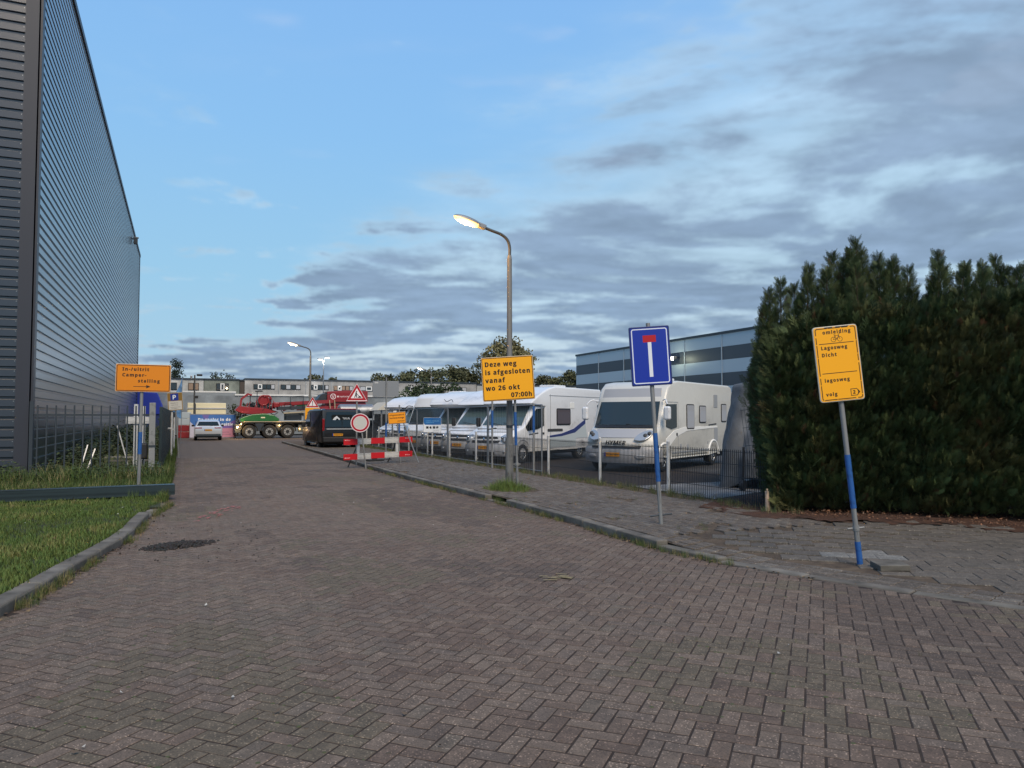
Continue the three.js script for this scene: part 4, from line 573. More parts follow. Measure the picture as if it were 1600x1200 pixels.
{
  const o = thing('warning_sign', 'red warning triangle with exclamation mark over a yellow plate', 'sign', [6.74, 0, -44.2], -.15); part('pole', rod([0, 0, 0], [0, 2.7, 0], .03), M.pole, o); triSign(o, .72, 2.14, bang); reseed(71);
  const t = canvas(400, 340, (x, w, h) => { x.fillStyle = '#f8a800'; x.fillRect(0, 0, w, h); x.fillStyle = '#4a3210'; glyphs(x, 60, 110, 280, 40); glyphs(x, 40, 210, 220, 36); }); board(o, .80, .66, 1.80, t, { z: .03 });
  const p = thing('parking_sign', 'tilted parking sign with white P on a leaning pole', 'sign', [-.09, 0, -33.3], -.05); p.rotation.order = 'YXZ'; p.rotation.z = .075; part('pole', rod([0, 0, 0], [0, 2.2, 0], .028), M.pole, p); reseed(72);
  const t2 = canvas(480, 640, (x, w, h) => { x.fillStyle = '#8a6a2a'; x.fillRect(0, 0, w, h); x.fillStyle = '#c9c6bd'; x.fillRect(24, 300, w - 48, 320); x.fillStyle = '#12308f'; x.fillRect(96, 24, 260, 260); x.fillStyle = '#e8ecf2'; x.font = 'bold 230px sans-serif'; x.fillText('P', 148, 240); x.fillStyle = '#77746c'; glyphs(x, 90, 360, 260, 34); glyphs(x, 110, 430, 230, 34); x.fillRect(80, 520, 320, 12); x.fillStyle = '#333'; glyphs(x, 110, 560, 220, 28); });
  board(p, .55, .70, 2.23, t2, { z: .03 });
  const f = thing('beach_flag', 'pale blue feather flag standing beyond the palisade fence', 'flag', [-.05, 0, -50]); part('mast', rod([0, 0, 0], [.05, 4.0, 0], .02, .01), M.galv, f); const sh = new THREE.Shape(); sh.moveTo(.03, 4); sh.quadraticCurveTo(-.15, 3.2, -.62, 2.6); sh.lineTo(-.45, 1.9); sh.quadraticCurveTo(-.2, 1.6, .0, 1.5); sh.closePath(); const fg = new THREE.ExtrudeGeometry(sh, { depth: .01, bevelEnabled: false, curveSegments: 10 }); part('cloth', fg, std([.16, .36, .68], .8, 0, { map: rep(mottle, .9) }), f);
  const d = thing('display_banner', 'wide blue and pink banner with white lettering behind the silver car', 'banner', [2.2, 0, -63.4]); reseed(73);
  const tb = canvas(1024, 560, (x, w, h) => { x.fillStyle = '#3f6fb4'; x.fillRect(0, 0, w, h); for (const [c, p] of [['#6c62a6', [[260, 0], [430, 0], [350, 190]]], ['#7d63a8', [[640, 330], [1024, 120], [1024, 420], [600, 420]]], ['#c9c6d6', [[0, 170], [190, 380], [190, 560], [0, 560]]], ['#c98aa0', [[560, 340], [1024, 330], [1024, 560], [560, 560]]], ['#d8d2da', [[190, 380], [600, 350], [600, 560], [190, 560]]]]) { x.fillStyle = c; x.beginPath(); p.forEach(([a, b], i) => i ? x.lineTo(a, b) : x.moveTo(a, b)); x.fill(); } x.fillStyle = '#eef1f6'; words(x, 'De speler in de', 170, 150, 92, 6); words(x, 'e', 170, 270, 92, 6); wordsR(x, 'positie', 980, 270, 92, 6); x.fillStyle = '#7a6478'; glyphs(x, 640, 420, 240, 26); glyphs(x, 640, 480, 280, 22); });
  part('cloth', unitUV(new THREE.PlaneGeometry(3.25, 1.72)).translate(0, .93, .035), signMat(tb), d); part('frame', [box(3.35, .07, .05, 0, 1.82, 0), box(3.35, .07, .05, 0, .04, 0), box(.06, 1.7, .05, -1.64, .93, 0), box(.06, 1.7, .05, 1.64, .93, 0)], M.galv, d);
  const c = thing('cream_container', 'cream painted site container behind the blue and pink banner', 'container', [1.9, 0, -69]); part('body', rbox(3.0, 2.75, 3, .04, 0, 1.42, -1.5), M.cream, c); part('lid_line', box(3.06, .1, .06, 0, 2.35, .03), M.whitePost, c); part('post', box(.08, 2.7, .06, -.9, 1.4, .03), M.darkSteel, c);
  const cr = thing('stacked_crate', 'pale grey crates stacked left of the banner', 'crate', [.2, 0, -65]); for (let i = 0; i < 4; i++) part('crate', rbox(.9, .48, .8, .03, 0, .25 + i * .5, 0), i > 1 ? M.swoosh : M.redPaint, cr);
  const pm = thing('camera_pole', 'slim pole with cameras rising before the white office unit', 'pole', [.88, 0, -66]); part('mast', rod([0, 0, 0], [0, 4.95, 0], .07, .06), M.darkPole, pm); part('camera', rbox(.42, .16, .18, .04, .35, 4.95, .05), M.black, pm); part('camera', rbox(.16, .3, .16, .04, -.25, 4.75, .05), M.galv, pm); part('box', box(.25, .2, .2, .15, 3.2, .05), M.black, pm);
  const bt = thing('blue_canopy', 'bright blue tarpaulin-topped trailer beyond the warehouse corner', 'trailer', [-2.4, 0, -73]); part('cover', new THREE.ExtrudeGeometry(poly([[-1.4, 1.9], [.9, 1.9], [.72, 2.7], [.35, 3.65], [-1.4, 3.75]]), { depth: 3, bevelEnabled: true, bevelSize: .06, bevelThickness: .06 }).translate(0, 0, -3), M.blueTarp, bt); part('body', box(2.1, 1.45, 2.9, -.3, 1.15, -1.5), M.navy, bt); part('wheel', new THREE.CylinderGeometry(.4, .4, .3, 16).rotateX(Math.PI / 2).translate(.2, .4, .1), M.rubber, bt);
}

// ───────────────────────── street lamps ─────────────────────────
function streetLamp(label, x, f, s = 1, warm = [1, .66, .26], cd = 30, glow = 9) {
  const o = thing('street_lamp', label, 'street lamp', [x, .05, -f]); o.scale.setScalar(s);
  part('pole', [rod([0, 0, 0], [0, 1.1, 0], .088, .084, 16), rod([0, 1.1, 0], [0, 5.0, 0], .068, .052, 16), new THREE.CylinderGeometry(.04, .054, .09, 14).translate(0, 5.04, 0)], boxLamp, o);
  part('hatch', rbox(.07, .34, .02, .008, 0, .8, .082), M.lampPole, o); part('clip_band', rod([0, 1.32, 0], [0, 1.38, 0], .073), M.darkSteel, o);
  part('arm', tube([[0, 5.0, 0], [0, 5.28, 0], [-.05, 5.42, 0], [-.18, 5.52, 0], [-.42, 5.59, 0], [-.66, 5.66, 0]], .033, 26, 9), M.darkPole, o);
  const hd = new THREE.Group(); hd.position.set(-.64, 5.655, 0); hd.rotation.z = -.27; hd.name = 'lamp_head'; o.add(hd);
  const dome = new THREE.SphereGeometry(1, 20, 10, 0, 6.2832, 0, Math.PI / 2).scale(.33, .09, .12).translate(-.34, .0, 0); part('hood', [dome, rbox(.2, .11, .13, .03, -.02, .005, 0)], M.signBack, hd);
  const bowl = new THREE.SphereGeometry(1, 20, 10, 0, 6.2832, Math.PI / 2, Math.PI / 2).scale(.31, .085, .11).translate(-.36, -.004, 0); part('lamp_bowl', bowl, std([1, .9, .7], .3, 0, { emissive: col(warm), emissiveIntensity: glow }), hd);
  const l = new THREE.PointLight(col(warm), cd, 0, 2); l.position.set(-.38, -.16, 0); l.castShadow = true; l.shadow.radius = 6; hd.add(l); return o;
}
const boxLamp = M.lampPole;
streetLamp('lit street lamp whose post carries the yellow closure board', 6.52, 15.35, 1, [1, .50, .12], 9, 2.6);
streetLamp('lit street lamp standing by the red warning triangle and black van', 6.75, 45.2, 1, [1, .78, .5], 6, 2.6);
streetLamp('small unlit-looking street lamp above the far shrubs', 19.2, 62, .98, [1, .9, .8], 4, 1.2);
{ const o = thing('twin_floodlight_mast', 'thin mast with two white floodlights behind the long truck', 'light mast', [12.4, 0, -74.8]); part('mast', rod([0, 0, 0], [0, 7.1, 0], .06, .045), M.galv, o); for (const s of [-1, 1]) { const h = part('lamp_head', rbox(.5, .1, .3, .03, s * .32, 7.2 + (s > 0 ? .16 : 0), 0).rotateZ(0), M.galv, o); part('lamp_glass', box(.4, .05, .24, s * .32, 7.12 + (s > 0 ? .16 : 0), .03), std([1, 1, 1], .4, 0, { emissive: col([.95, .97, 1]), emissiveIntensity: 5 }), h); const l = new THREE.PointLight(col([.95, .97, 1]), 10, 0, 2); l.position.set(s * .32, 6.95, .1); l.castShadow = true; o.add(l); } }

// ───────────────────────── vehicles ─────────────────────────
// local axes: +z is the nose (z = 0), +x the vehicle's left side, y up
function profile(pts, arches, w, bev, bend, steps = 24) {     // outline in (z, y), extruded across the width, nose bent back towards the sides
  const s = new THREE.Shape(); pts.forEach(([z, y], i) => i ? s.lineTo(z, y) : s.moveTo(z, y));
  for (const [z, y, r] of arches) { const e = Math.acos(clamp((pts[pts.length - 1][1] - y) / r, -1, 1)); void e; s.lineTo(z - r, pts[0][1]); s.absarc(z, y, r, Math.PI + Math.asin(clamp((y - pts[0][1]) / r, -1, 1)), -Math.asin(clamp((y - pts[0][1]) / r, -1, 1)), true); }
  s.closePath();
  let g = new THREE.ExtrudeGeometry(s, { depth: w - 2 * bev, steps, bevelEnabled: bev > 0, bevelSize: bev * .8, bevelThickness: bev, bevelSegments: 3, bevelOffset: -bev * .8, curveSegments: 14 });
  g.translate(0, 0, -(w / 2 - bev)); g.rotateY(-Math.PI / 2); if (bend) bendNose(g, w, bend); g = strip(g); g.deleteAttribute('uv'); g.deleteAttribute('normal'); return boxUV(toCreasedNormals(g, .6));
}
function bendNose(g, w, [amount, from]) { const p = g.attributes.position; for (let i = 0; i < p.count; i++) { const z = p.getZ(i), k = clamp((z - from) / -from), q = Math.abs(p.getX(i)) / (w / 2); p.setZ(i, z - amount * k * q ** 2.6); } p.needsUpdate = true; return g; }
function skin(a, b, w, w2, off, bend, fullW, seg = 12) {     // a slab lying on the slope from a to b (z, y), curved with the nose
  const P = [], dz = b[0] - a[0], dy = b[1] - a[1], l = Math.hypot(dz, dy), nz = dy / l * off, ny = -dz / l * off; const pt = (t, u) => { const W = mix(w, w2, t) / 2; return [u * W, mix(a[1], b[1], t) + ny, mix(a[0], b[0], t) + nz]; };
  for (let i = 0; i < seg; i++) for (let j = 0; j < 4; j++) { const u0 = i / seg * 2 - 1, u1 = (i + 1) / seg * 2 - 1, t0 = j / 4, t1 = (j + 1) / 4, q = [pt(t0, u0), pt(t0, u1), pt(t1, u1), pt(t1, u0)]; for (const k of [0, 1, 2, 0, 2, 3]) P.push(...q[k]); }
  const g = new THREE.BufferGeometry(); g.setAttribute('position', new THREE.Float32BufferAttribute(P, 3)); if (bend) bendNose(g, fullW, bend); g.computeVertexNormals(); return strip(g);
}
function sideShape(pts, x, th = .012, round = true) {         // flat piece on the flank at x, outline in (z, y)
  const g = new THREE.ExtrudeGeometry(Array.isArray(pts) ? poly(pts) : pts, { depth: th, bevelEnabled: round, bevelSize: .004, bevelThickness: .004, bevelSegments: 1 }); g.rotateY(-Math.PI / 2); g.translate(x > 0 ? x + th : x, 0, 0); return g;
}
function wheels(o, list, r = .34, w = .2, track = .9, rimMat = M.rim) {
  const ty = new THREE.LatheGeometry([[.58, -.5], [.9, -.5], [1, -.36], [1, .36], [.9, .5], [.58, .5]].map(([a, b]) => new THREE.Vector2(a * r, b * w)), 28).rotateZ(Math.PI / 2);
  const sp = [new THREE.CylinderGeometry(r * .62, r * .62, w * .5, 24).rotateZ(Math.PI / 2)]; for (let i = 0; i < 7; i++) sp.push(box(w * .2, r * .5, r * .13, 0, r * .33, 0).rotateX(i * .898)); sp.push(new THREE.CylinderGeometry(r * .14, r * .14, w * .2, 12).rotateZ(Math.PI / 2));
  for (const z of list) for (const s of [-1, 1]) { const t = part('wheel', ty, M.rubber, o); t.position.set(s * track, r, z); const dk = part('rim', sp[0], M.darkSteel, t); dk.position.x = 0; part('hubcap', merge(sp.slice(1)), rimMat, t).position.x = s * w * .32; part('rim_ring', new THREE.TorusGeometry(r * .6, r * .05, 8, 28).rotateY(Math.PI / 2), rimMat, t).position.x = s * w * .38; }
}
function plate(o, x, y, z, ry = 0, w = .5) { const t = plateTex; part('number_plate', new THREE.PlaneGeometry(w, .115).rotateY(ry).translate(x, y, z), t, o); }
reseed(81); const plateTex = std([.9, .9, .9], .5, 0, { map: canvas(256, 60, (x, w, h) => { x.fillStyle = '#d9930c'; x.fillRect(0, 0, w, h); x.fillStyle = '#12308f'; x.fillRect(0, 0, 22, h); x.fillStyle = '#1a1408'; glyphs(x, 36, 14, 200, 32); }) });
const HEAD = -58 * Math.PI / 180;
function vanCamper(label, x, f, v) {
  const o = thing('camper', label, 'camper', [x, 0, -f], HEAD, v.group), W = 1.98, B = [.26, -1.25], paint = v.paint || M.whitePaint, bumper = v.bumper || M.silverPaint;
  part('underbody', [box(1.7, .5, 6.2, 0, .5, -3.4), box(1.5, .9, .7, 0, .75, -1.0)], M.black, o);
  part('cab', profile([[-2.5, .38], [-2.5, 2.02], [-1.82, 2.02], [-1.02, 1.26], [-.30, 1.06], [-.13, .92], [-.05, .74], [-.03, .38]].map(([z, y]) => [z, y]), [[-.95, .36, .43]], W, .07, B), paint, o);
  const bm = part('bumper', profile([[-.6, .26], [-.55, .68], [-.02, .70], [.03, .60], [.02, .34], [-.04, .26]], [], W + .03, .06, B), bumper, o); part('air_intake', skin([.035, .30], [.045, .42], .9, .95, .012, B, W), M.black, bm); for (const s of [-1, 1]) part('fog_lamp', new THREE.SphereGeometry(.05, 10, 8).scale(1, 1, .5).translate(s * .78, .42, -.10), M.lens, bm);
  part('grille', [skin([-.035, .71], [-.075, .80], 1.15, 1.2, .012, B, W), skin([-.10, .85], [-.15, .93], 1.05, .95, .012, B, W)], M.black, o); part('badge', new THREE.OctahedronGeometry(.085).scale(.62, 1, .3).translate(0, .84, -.02), M.chrome, o);
  part('bonnet_line', skin([-.34, 1.075], [-.98, 1.252], 1.5, 1.62, .022, B, W, 24), paint, o);
  const ws = part('windscreen', skin([-1.08, 1.30], [-1.80, 1.985], 1.72, 1.5, .03, B, W, 24), v.glass || M.shadeGlass, o); part('wiper', [rod([.1, 1.315, -.97], [-.6, 1.42, -1.1], .010), rod([.75, 1.315, -1.05], [.1, 1.40, -1.07], .010)], M.black, ws);
  for (const s of [-1, 1]) {
    const hl = part('headlight', new THREE.SphereGeometry(1, 16, 12).scale(.17, .125, .24).rotateX(.5).rotateY(s * .45).translate(s * .745, .865, -.30), M.lens, o); part('reflector', new THREE.SphereGeometry(.055, 10, 8).translate(s * .74, .90, -.085), M.chrome, hl);
    part('side_window', sideShape([[-1.14, 1.26], [-1.82, 1.90], [-2.36, 1.93], [-2.42, 1.86], [-2.42, 1.32], [-1.9, 1.18], [-1.25, 1.12]], s * (W / 2 + .001) - (s < 0 ? .012 : 0)), M.glass, o);
    part('door_seam', [box(.006, 1.15, .014, s * (W / 2 + .002), .98, -1.16), box(.006, 1.5, .014, s * (W / 2 + .002), 1.15, -2.47)], M.greyPlastic, o); part('door_handle', rbox(.03, .07, .17, .012, s * (W / 2 + .012), 1.02, -2.25), M.black, o);
    const mi = part('mirror', rbox(.13, .34, .17, .04, s * (W / 2 + .2), 1.42, -1.28), v.mirror || M.black, o); part('mirror_arm', [rod([s * W / 2, 1.3, -1.3], [s * (W / 2 + .16), 1.34, -1.28], .025)], M.black, mi);
    part('arch_trim', new THREE.TorusGeometry(.45, .025, 6, 20, Math.PI).rotateY(Math.PI / 2).translate(s * (W / 2 - .005), .36, -.95), bumper, o);
  }
  const BW = 2.18, cap = v.cap; part('living_body', profile([[-6.55, .42], [-6.6, .6], [-6.6, 2.55], [-6.48, 2.72], [-3.0, 2.74], ...cap, [-2.3, 1.98], [-2.35, .42]], [[-4.9, .36, .42]].map(a => a), BW, .06, v.capBend ? null : null), paint, o);
  if (v.capLogo) part('cap_logo', tube([[.35, cap[v.capLogo][1] - .12, cap[v.capLogo][0] + .30], [.2, cap[v.capLogo][1] - .02, cap[v.capLogo][0] + .2], [.0, cap[v.capLogo][1] - .1, cap[v.capLogo][0] + .27], [-.2, cap[v.capLogo][1] - .0, cap[v.capLogo][0] + .2]], .014, 20, 5), M.print, o);
  for (const s of [-1, 1]) {
    const X = s * (BW / 2 + .002) - (s < 0 ? .012 : 0); const win = part('living_window', sideShape(rrectAt(-3.55, 1.62, 1.0, .62, .07), X), M.black, o); part('blind', sideShape(rrectAt(-3.55, 1.62, .9, .52, .05), X + s * .008), v.blind || M.brownBlind, win);
    if (v.stripe) { part('stripe', sideShape([[-2.4, .92], [-3.4, .99], [-4.3, 1.16], [-5.2, 1.52], [-5.2, 1.36], [-4.4, 1.02], [-3.4, .90], [-2.4, .86]], X - s * .004), M.navy, o); part('grey_panel', sideShape([[-2.4, .50], [-2.4, .85], [-3.4, .89], [-4.38, 1.01], [-5.2, 1.35], [-5.3, .5], [-4.5, .5]].slice(0, 5).concat([[-5.35, .82], [-4.46, .80], [-4.44, .50]]), X - s * .006), M.swoosh, o); part('model_badge', sideShape(rrectAt(-2.95, 1.13, 1.05, .09, .04), X - s * .003), M.print, o); }
    part('seam_trim', [box(.012, .02, 3.9, s * (BW / 2 + .004), 2.40, -4.5), box(.012, .02, 1.85, s * (BW / 2 + .004), .62, -3.4), box(.012, 1.9, .016, s * (BW / 2 + .004), 1.5, -2.62)], M.greyPlastic, o); part('service_hatch', [sideShape(rrectAt(-5.7, .8, .5, .4, .02), X - s * .006), sideShape(rrectAt(-4.2, 2.05, .3, .22, .02), X - s * .006)], M.swooshPale, o); if (s < 0) part('awning', rbox(.11, .13, 3.4, .03, s * (BW / 2 + .05), 2.60, -4.5), M.swooshPale, o);
    part('skirt', box(.03, .2, 3.4, s * (BW / 2 - .02), .5, -4.1 + 1.2), M.swooshPale, o);
  }
  if (v.rack) part('roof_vent', [rbox(.7, .1, .5, .03, .1, 2.80, -4.2), rbox(.5, .14, .5, .04, -.3, 2.82, -5.4)], M.whitePaint, o);
  wheels(o, [-.95, -4.9], .34, .21, .90); plate(o, 0, .56, .052); return o;
}
function rrectAt(z, y, w, h, r) { const s = new THREE.Shape(), x = z - w / 2, b = y - h / 2; s.moveTo(x + r, b); s.lineTo(x + w - r, b); s.quadraticCurveTo(x + w, b, x + w, b + r); s.lineTo(x + w, b + h - r); s.quadraticCurveTo(x + w, b + h, x + w - r, b + h); s.lineTo(x + r, b + h); s.quadraticCurveTo(x, b + h, x, b + h - r); s.lineTo(x, b + r); s.quadraticCurveTo(x, b, x + r, b); return s; }
const lowCap = [[-2.55, 2.66], [-2.0, 2.46], [-1.45, 2.18], [-1.38, 2.10], [-1.5, 2.05]], noseCap = [[-2.3, 2.72], [-1.6, 2.62], [-1.05, 2.36], [-.88, 2.14], [-1.0, 2.03], [-1.8, 1.99]];
function coachCamper(label, x, f, v) {         // integrated motorhome: one smooth front with a tall windscreen
  const o = thing('motorhome', label, 'camper', [x, 0, -f], HEAD), W = 2.27, B = [.34, -1.7], paint = v.paint;
  part('underbody', box(1.8, .5, 6.4, 0, .5, -3.5), M.black, o);
  part('body', profile([[-6.95, .42], [-7.0, .7], [-7.0, 2.42], [-6.86, 2.66], [-6.6, 2.72], [-2.1, 2.72], [-1.55, 2.66], [-1.22, 2.48], [-1.02, 2.16], [-.98, 2.07], [-.56, 1.32], [-.42, 1.26], [-.13, .99], [-.07, .72], [-.05, .42]], [[-5.05, .36, .43], [-.98, .36, .43]].sort((a, b) => a[0] - b[0]).reverse().map(a => a).reverse(), W, .07, B), paint, o);
  part('forehead', skin([-1.03, 2.10], [-1.21, 2.46], 1.98, 1.9, .03, B, W, 24), v.front, o);
  part('bonnet', skin([-.145, .985], [-.40, 1.235], 1.50, 1.62, .03, B, W, 24), v.front, o);
  const ws = part('windscreen', skin([-.60, 1.36], [-.985, 2.055], 2.04, 1.96, .035, B, W, 28), v.glass, o); part('scuttle', skin([-.44, 1.27], [-.575, 1.34], 1.95, 2.04, .03, B, W, 24), M.black, o);
  part('wiper', [rod([.15, 1.34, -.52], [-.75, 1.42, -.68], .012), rod([.9, 1.34, -.68], [.1, 1.40, -.57], .012)], M.black, ws);
  const bm = part('bumper', profile([[-.7, .27], [-.66, .66], [-.04, .74], [.02, .66], [.03, .42], [-.04, .27]], [], W + .03, .06, B), v.bumper, o); part('mouth_line', skin([.012, .70], [-.012, .76], 1.55, 1.6, .02, B, W, 18), M.black, bm);
  for (const s of [-1, 1]) {
    const sh = new THREE.Shape(); sh.moveTo(-.30, -.16); sh.quadraticCurveTo(-.22, .06, .06, .17); sh.quadraticCurveTo(.2, .2, .22, .12); sh.quadraticCurveTo(.16, -.08, -.02, -.17); sh.quadraticCurveTo(-.18, -.23, -.30, -.16); let hg = new THREE.ExtrudeGeometry(sh, { depth: .03, bevelEnabled: true, bevelSize: .012, bevelThickness: .015, bevelSegments: 2 }); if (s < 0) { hg = strip(hg.scale(-1, 1, 1)); const q = hg.attributes.position.array; for (let i = 0; i < q.length; i += 9) for (let k = 0; k < 3; k++) { const t = q[i + 3 + k]; q[i + 3 + k] = q[i + 6 + k]; q[i + 6 + k] = t; } hg.deleteAttribute('normal'); hg.computeVertexNormals(); } hg.rotateX(-.72).rotateY(s * .36).translate(s * .83, 1.06, -.335);
    const hl = part('headlight', hg, M.lens, o); part('reflector', [[.02, .0], [.12, .07], [-.11, -.08]].map(([a, b]) => new THREE.SphereGeometry(.062, 12, 8).scale(1, 1, .6).rotateX(-.72).translate(s * (.83 + a), 1.08 + b * .8, -.28 - Math.abs(a) * .4 - b * .5)), M.print, hl);
    part('fog_lamp', new THREE.SphereGeometry(.09, 12, 8).scale(1.5, .75, .5).rotateY(s * .5).translate(s * .80, .46, -.125), M.lens, bm); part('fog_surround', new THREE.SphereGeometry(.13, 12, 8).scale(1.6, .62, .4).rotateY(s * .5).translate(s * .80, .46, -.135), M.greyPlastic, bm);
    const X = s * (W / 2 + .002) - (s < 0 ? .012 : 0);
    part('cab_window', sideShape([[-1.12, 1.32], [-1.12, 1.98], [-1.9, 2.0], [-1.9, 1.30], [-1.5, 1.25]], X), M.glass, o); part('door_seam', [box(.008, 1.65, .014, s * (W / 2 + .003), 1.24, -2.02), box(.008, .014, 1.0, s * (W / 2 + .003), 2.06, -1.52)], M.greyPlastic, o); part('door_lock', new THREE.CylinderGeometry(.055, .055, .02, 14).rotateZ(Math.PI / 2).translate(s * (W / 2 + .01), 1.08, -1.9), M.black, o);
    for (const [z, y, w, h, ml] of [[-3.0, 1.62, .62, .78, 0], [-4.05, 1.70, .58, .56, 0], [-6.05, 1.75, .5, .62, 0]]) { const a = part('living_window', sideShape(rrectAt(z, y, w, h, .07), X), M.black, o); part('blind', sideShape(rrectAt(z, y, w - .07, h - .07, .05), X + s * .008), M.blind, a); }
    if (v.swoosh) { part('swoosh', sideShape([[-1.1, .95], [-1.7, 1.20], [-2.6, 1.30], [-5.4, 1.30], [-5.4, 1.26], [-2.7, 1.18], [-1.9, 1.02], [-1.3, .72], [-1.1, .62]], X - s * .005), M.swooshPale, o); part('vent_grille', [sideShape(rrectAt(-5.25, 2.15, .34, .42, .02), X - s * .003), sideShape(rrectAt(-5.25, 1.02, .34, .42, .02), X - s * .003)], M.greyPlastic, o); part('hatch_lock', [sideShape(rrectAt(-2.2, .70, .12, .16, .01), X - s * .003), sideShape(rrectAt(-2.75, .68, .12, .16, .01), X - s * .003), sideShape(rrectAt(-4.5, .78, .05, .09, .01), X - s * .003)], M.greyPlastic, o); part('lower_line', sideShape([[-1.5, .56], [-4.55, .56], [-4.55, .52], [-1.5, .52]], X - s * .004), M.greyPlastic, o); part('script_badge', sideShape([[-4.6, 1.36], [-5.3, 1.40], [-5.3, 1.36], [-4.6, 1.33]], X - s * .004), M.print, o); }
    for (const z of [-.98, -5.05]) part('arch_trim', new THREE.TorusGeometry(.47, .04, 8, 22, Math.PI).rotateY(Math.PI / 2).translate(s * (W / 2 - .012), .36, z), M.swooshPale, o);
    const mi = part('mirror', rbox(.2, .4, .16, .06, s * (W / 2 + .22), v.hang ? 1.85 : 1.72, -.72), v.mirror, o); part('mirror_arm', tube([[s * (W / 2 - .06), 2.1, -1.05], [s * (W / 2 + .1), 2.12, -.88], [s * (W / 2 + .2), 1.98, -.76]], .02, 10, 7), v.mirror, mi);
  }
  part('roof_vent', [rbox(.8, .12, .6, .05, -.25, 2.79, -3.4), rbox(.6, .1, .45, .04, .4, 2.78, -2.6)], M.whitePaint, o);
  wheels(o, [-.98, -5.05], .345, .22, 1.0); plate(o, -.05, .52, .062); return o;
}
const font = await new FontLoader().loadAsync('fonts/droid/droid_sans_bold.typeface.json');
const hymer = coachCamper('large beige-silver integrated motorhome with black HYMER letters on its nose', 11.6, 19.5, { paint: M.creamPaint, front: M.silverPaint, bumper: M.silverPaint, glass: M.tealGlass, mirror: M.whitePaint, swoosh: true });
{ const g = new TextGeometry('HYMER', { font, size: .125, depth: .012, curveSegments: 4 }); g.computeBoundingBox(); g.translate(-g.boundingBox.max.x / 2, 0, 0).applyMatrix4(new THREE.Matrix4().makeShear(0, 0, .25, 0, 0, 0)).scale(1.12, 1, 1).rotateX(-.12).translate(0, .795, -.045); part('lettering', g, M.black, hymer); }
vanCamper('white camper with navy curve and grey lower panel beside the beige motorhome', 9.6, 24.9, { cap: lowCap, stripe: true, rack: true });
vanCamper('white low-profile camper with silver bumper, second from the beige motorhome', 9.6, 27.7, { cap: lowCap, rack: true });
vanCamper('white camper with bulging sleeping nose over the cab and scribble logo', 9.6, 30.5, { cap: noseCap, capLogo: 2, glass: M.shadeGlass, bumper: M.greyPlastic });
coachCamper('white integrated motorhome with black bus mirrors beside the bulge-nosed camper', 9.6, 33.4, { paint: M.whitePaint, front: M.whitePaint, bumper: M.greyPlastic, glass: M.tealGlass, mirror: M.black, hang: true });
vanCamper('white low-profile camper with grey bumper beside the bus-mirrored motorhome', 9.6, 36.4, { cap: lowCap, bumper: M.greyPlastic, rack: true });
vanCamper('white camper at the far end of the parked row by the tan tarp', 9.8, 39.4, { cap: noseCap, bumper: M.greyPlastic });
{ // covered vehicle and dolly next to the big motorhome
  const o = thing('covered_caravan', 'caravan hidden under a sagging grey tarpaulin beside the hedge', 'caravan', [12.15, 0, -13.9], HEAD - .1), P = [], nx = 96, ny = 30;
  const pt = (i, j) => { const u = i / nx, v = j / ny, a = u * Math.PI * 2, c = Math.cos(a), s = Math.sin(a), q = 4, r = 1 / Math.pow(Math.abs(c) ** q + Math.abs(s) ** q, 1 / q); const y = v < .72 ? v / .72 * (2.25 - .2 * Math.sin(a * 5)* (.72 - v)) + .12 + .2 * Math.sin(a * 5) * (.72 - v) * (1 - v / .72) : 2.37 + .16 * Math.sin((v - .72) / .28 * 1.57), k = v < .72 ? 1.08 - .16 * v : mix(.965, 0, ((v - .72) / .28) ** 1.2); const fold = (.13 * Math.abs(Math.sin(a * 6.5 + v * 2.2)) - .06) * (1.1 - v) + .12 * (fbm(c * 2 + 5, s * 2 + y * 1.5, 3) - .5); return [c * r * (1.02 * k + fold), y, s * r * (1.9 * k + fold) - 1.5 - .35 * sstep(.2, .72, v) * (s > 0 ? 1 : 0)]; };
  for (let i = 0; i < nx; i++) for (let j = 0; j < ny; j++) { const q = [pt(i, j), pt(i + 1, j), pt(i + 1, j + 1), pt(i, j + 1)]; for (const k of [0, 1, 2, 0, 2, 3]) P.push(...q[k]); }
  const g = new THREE.BufferGeometry(); g.setAttribute('position', new THREE.Float32BufferAttribute(P, 3)); part('tarpaulin', boxUV(toCreasedNormals(g, .9)), M.tarp, o); part('jockey_wheel', [new THREE.CylinderGeometry(.12, .12, .07, 14).rotateZ(1.57).translate(0, .12, 1.05), rod([0, .15, 1.05], [0, .95, 1.0], .025)], M.black, o);
}
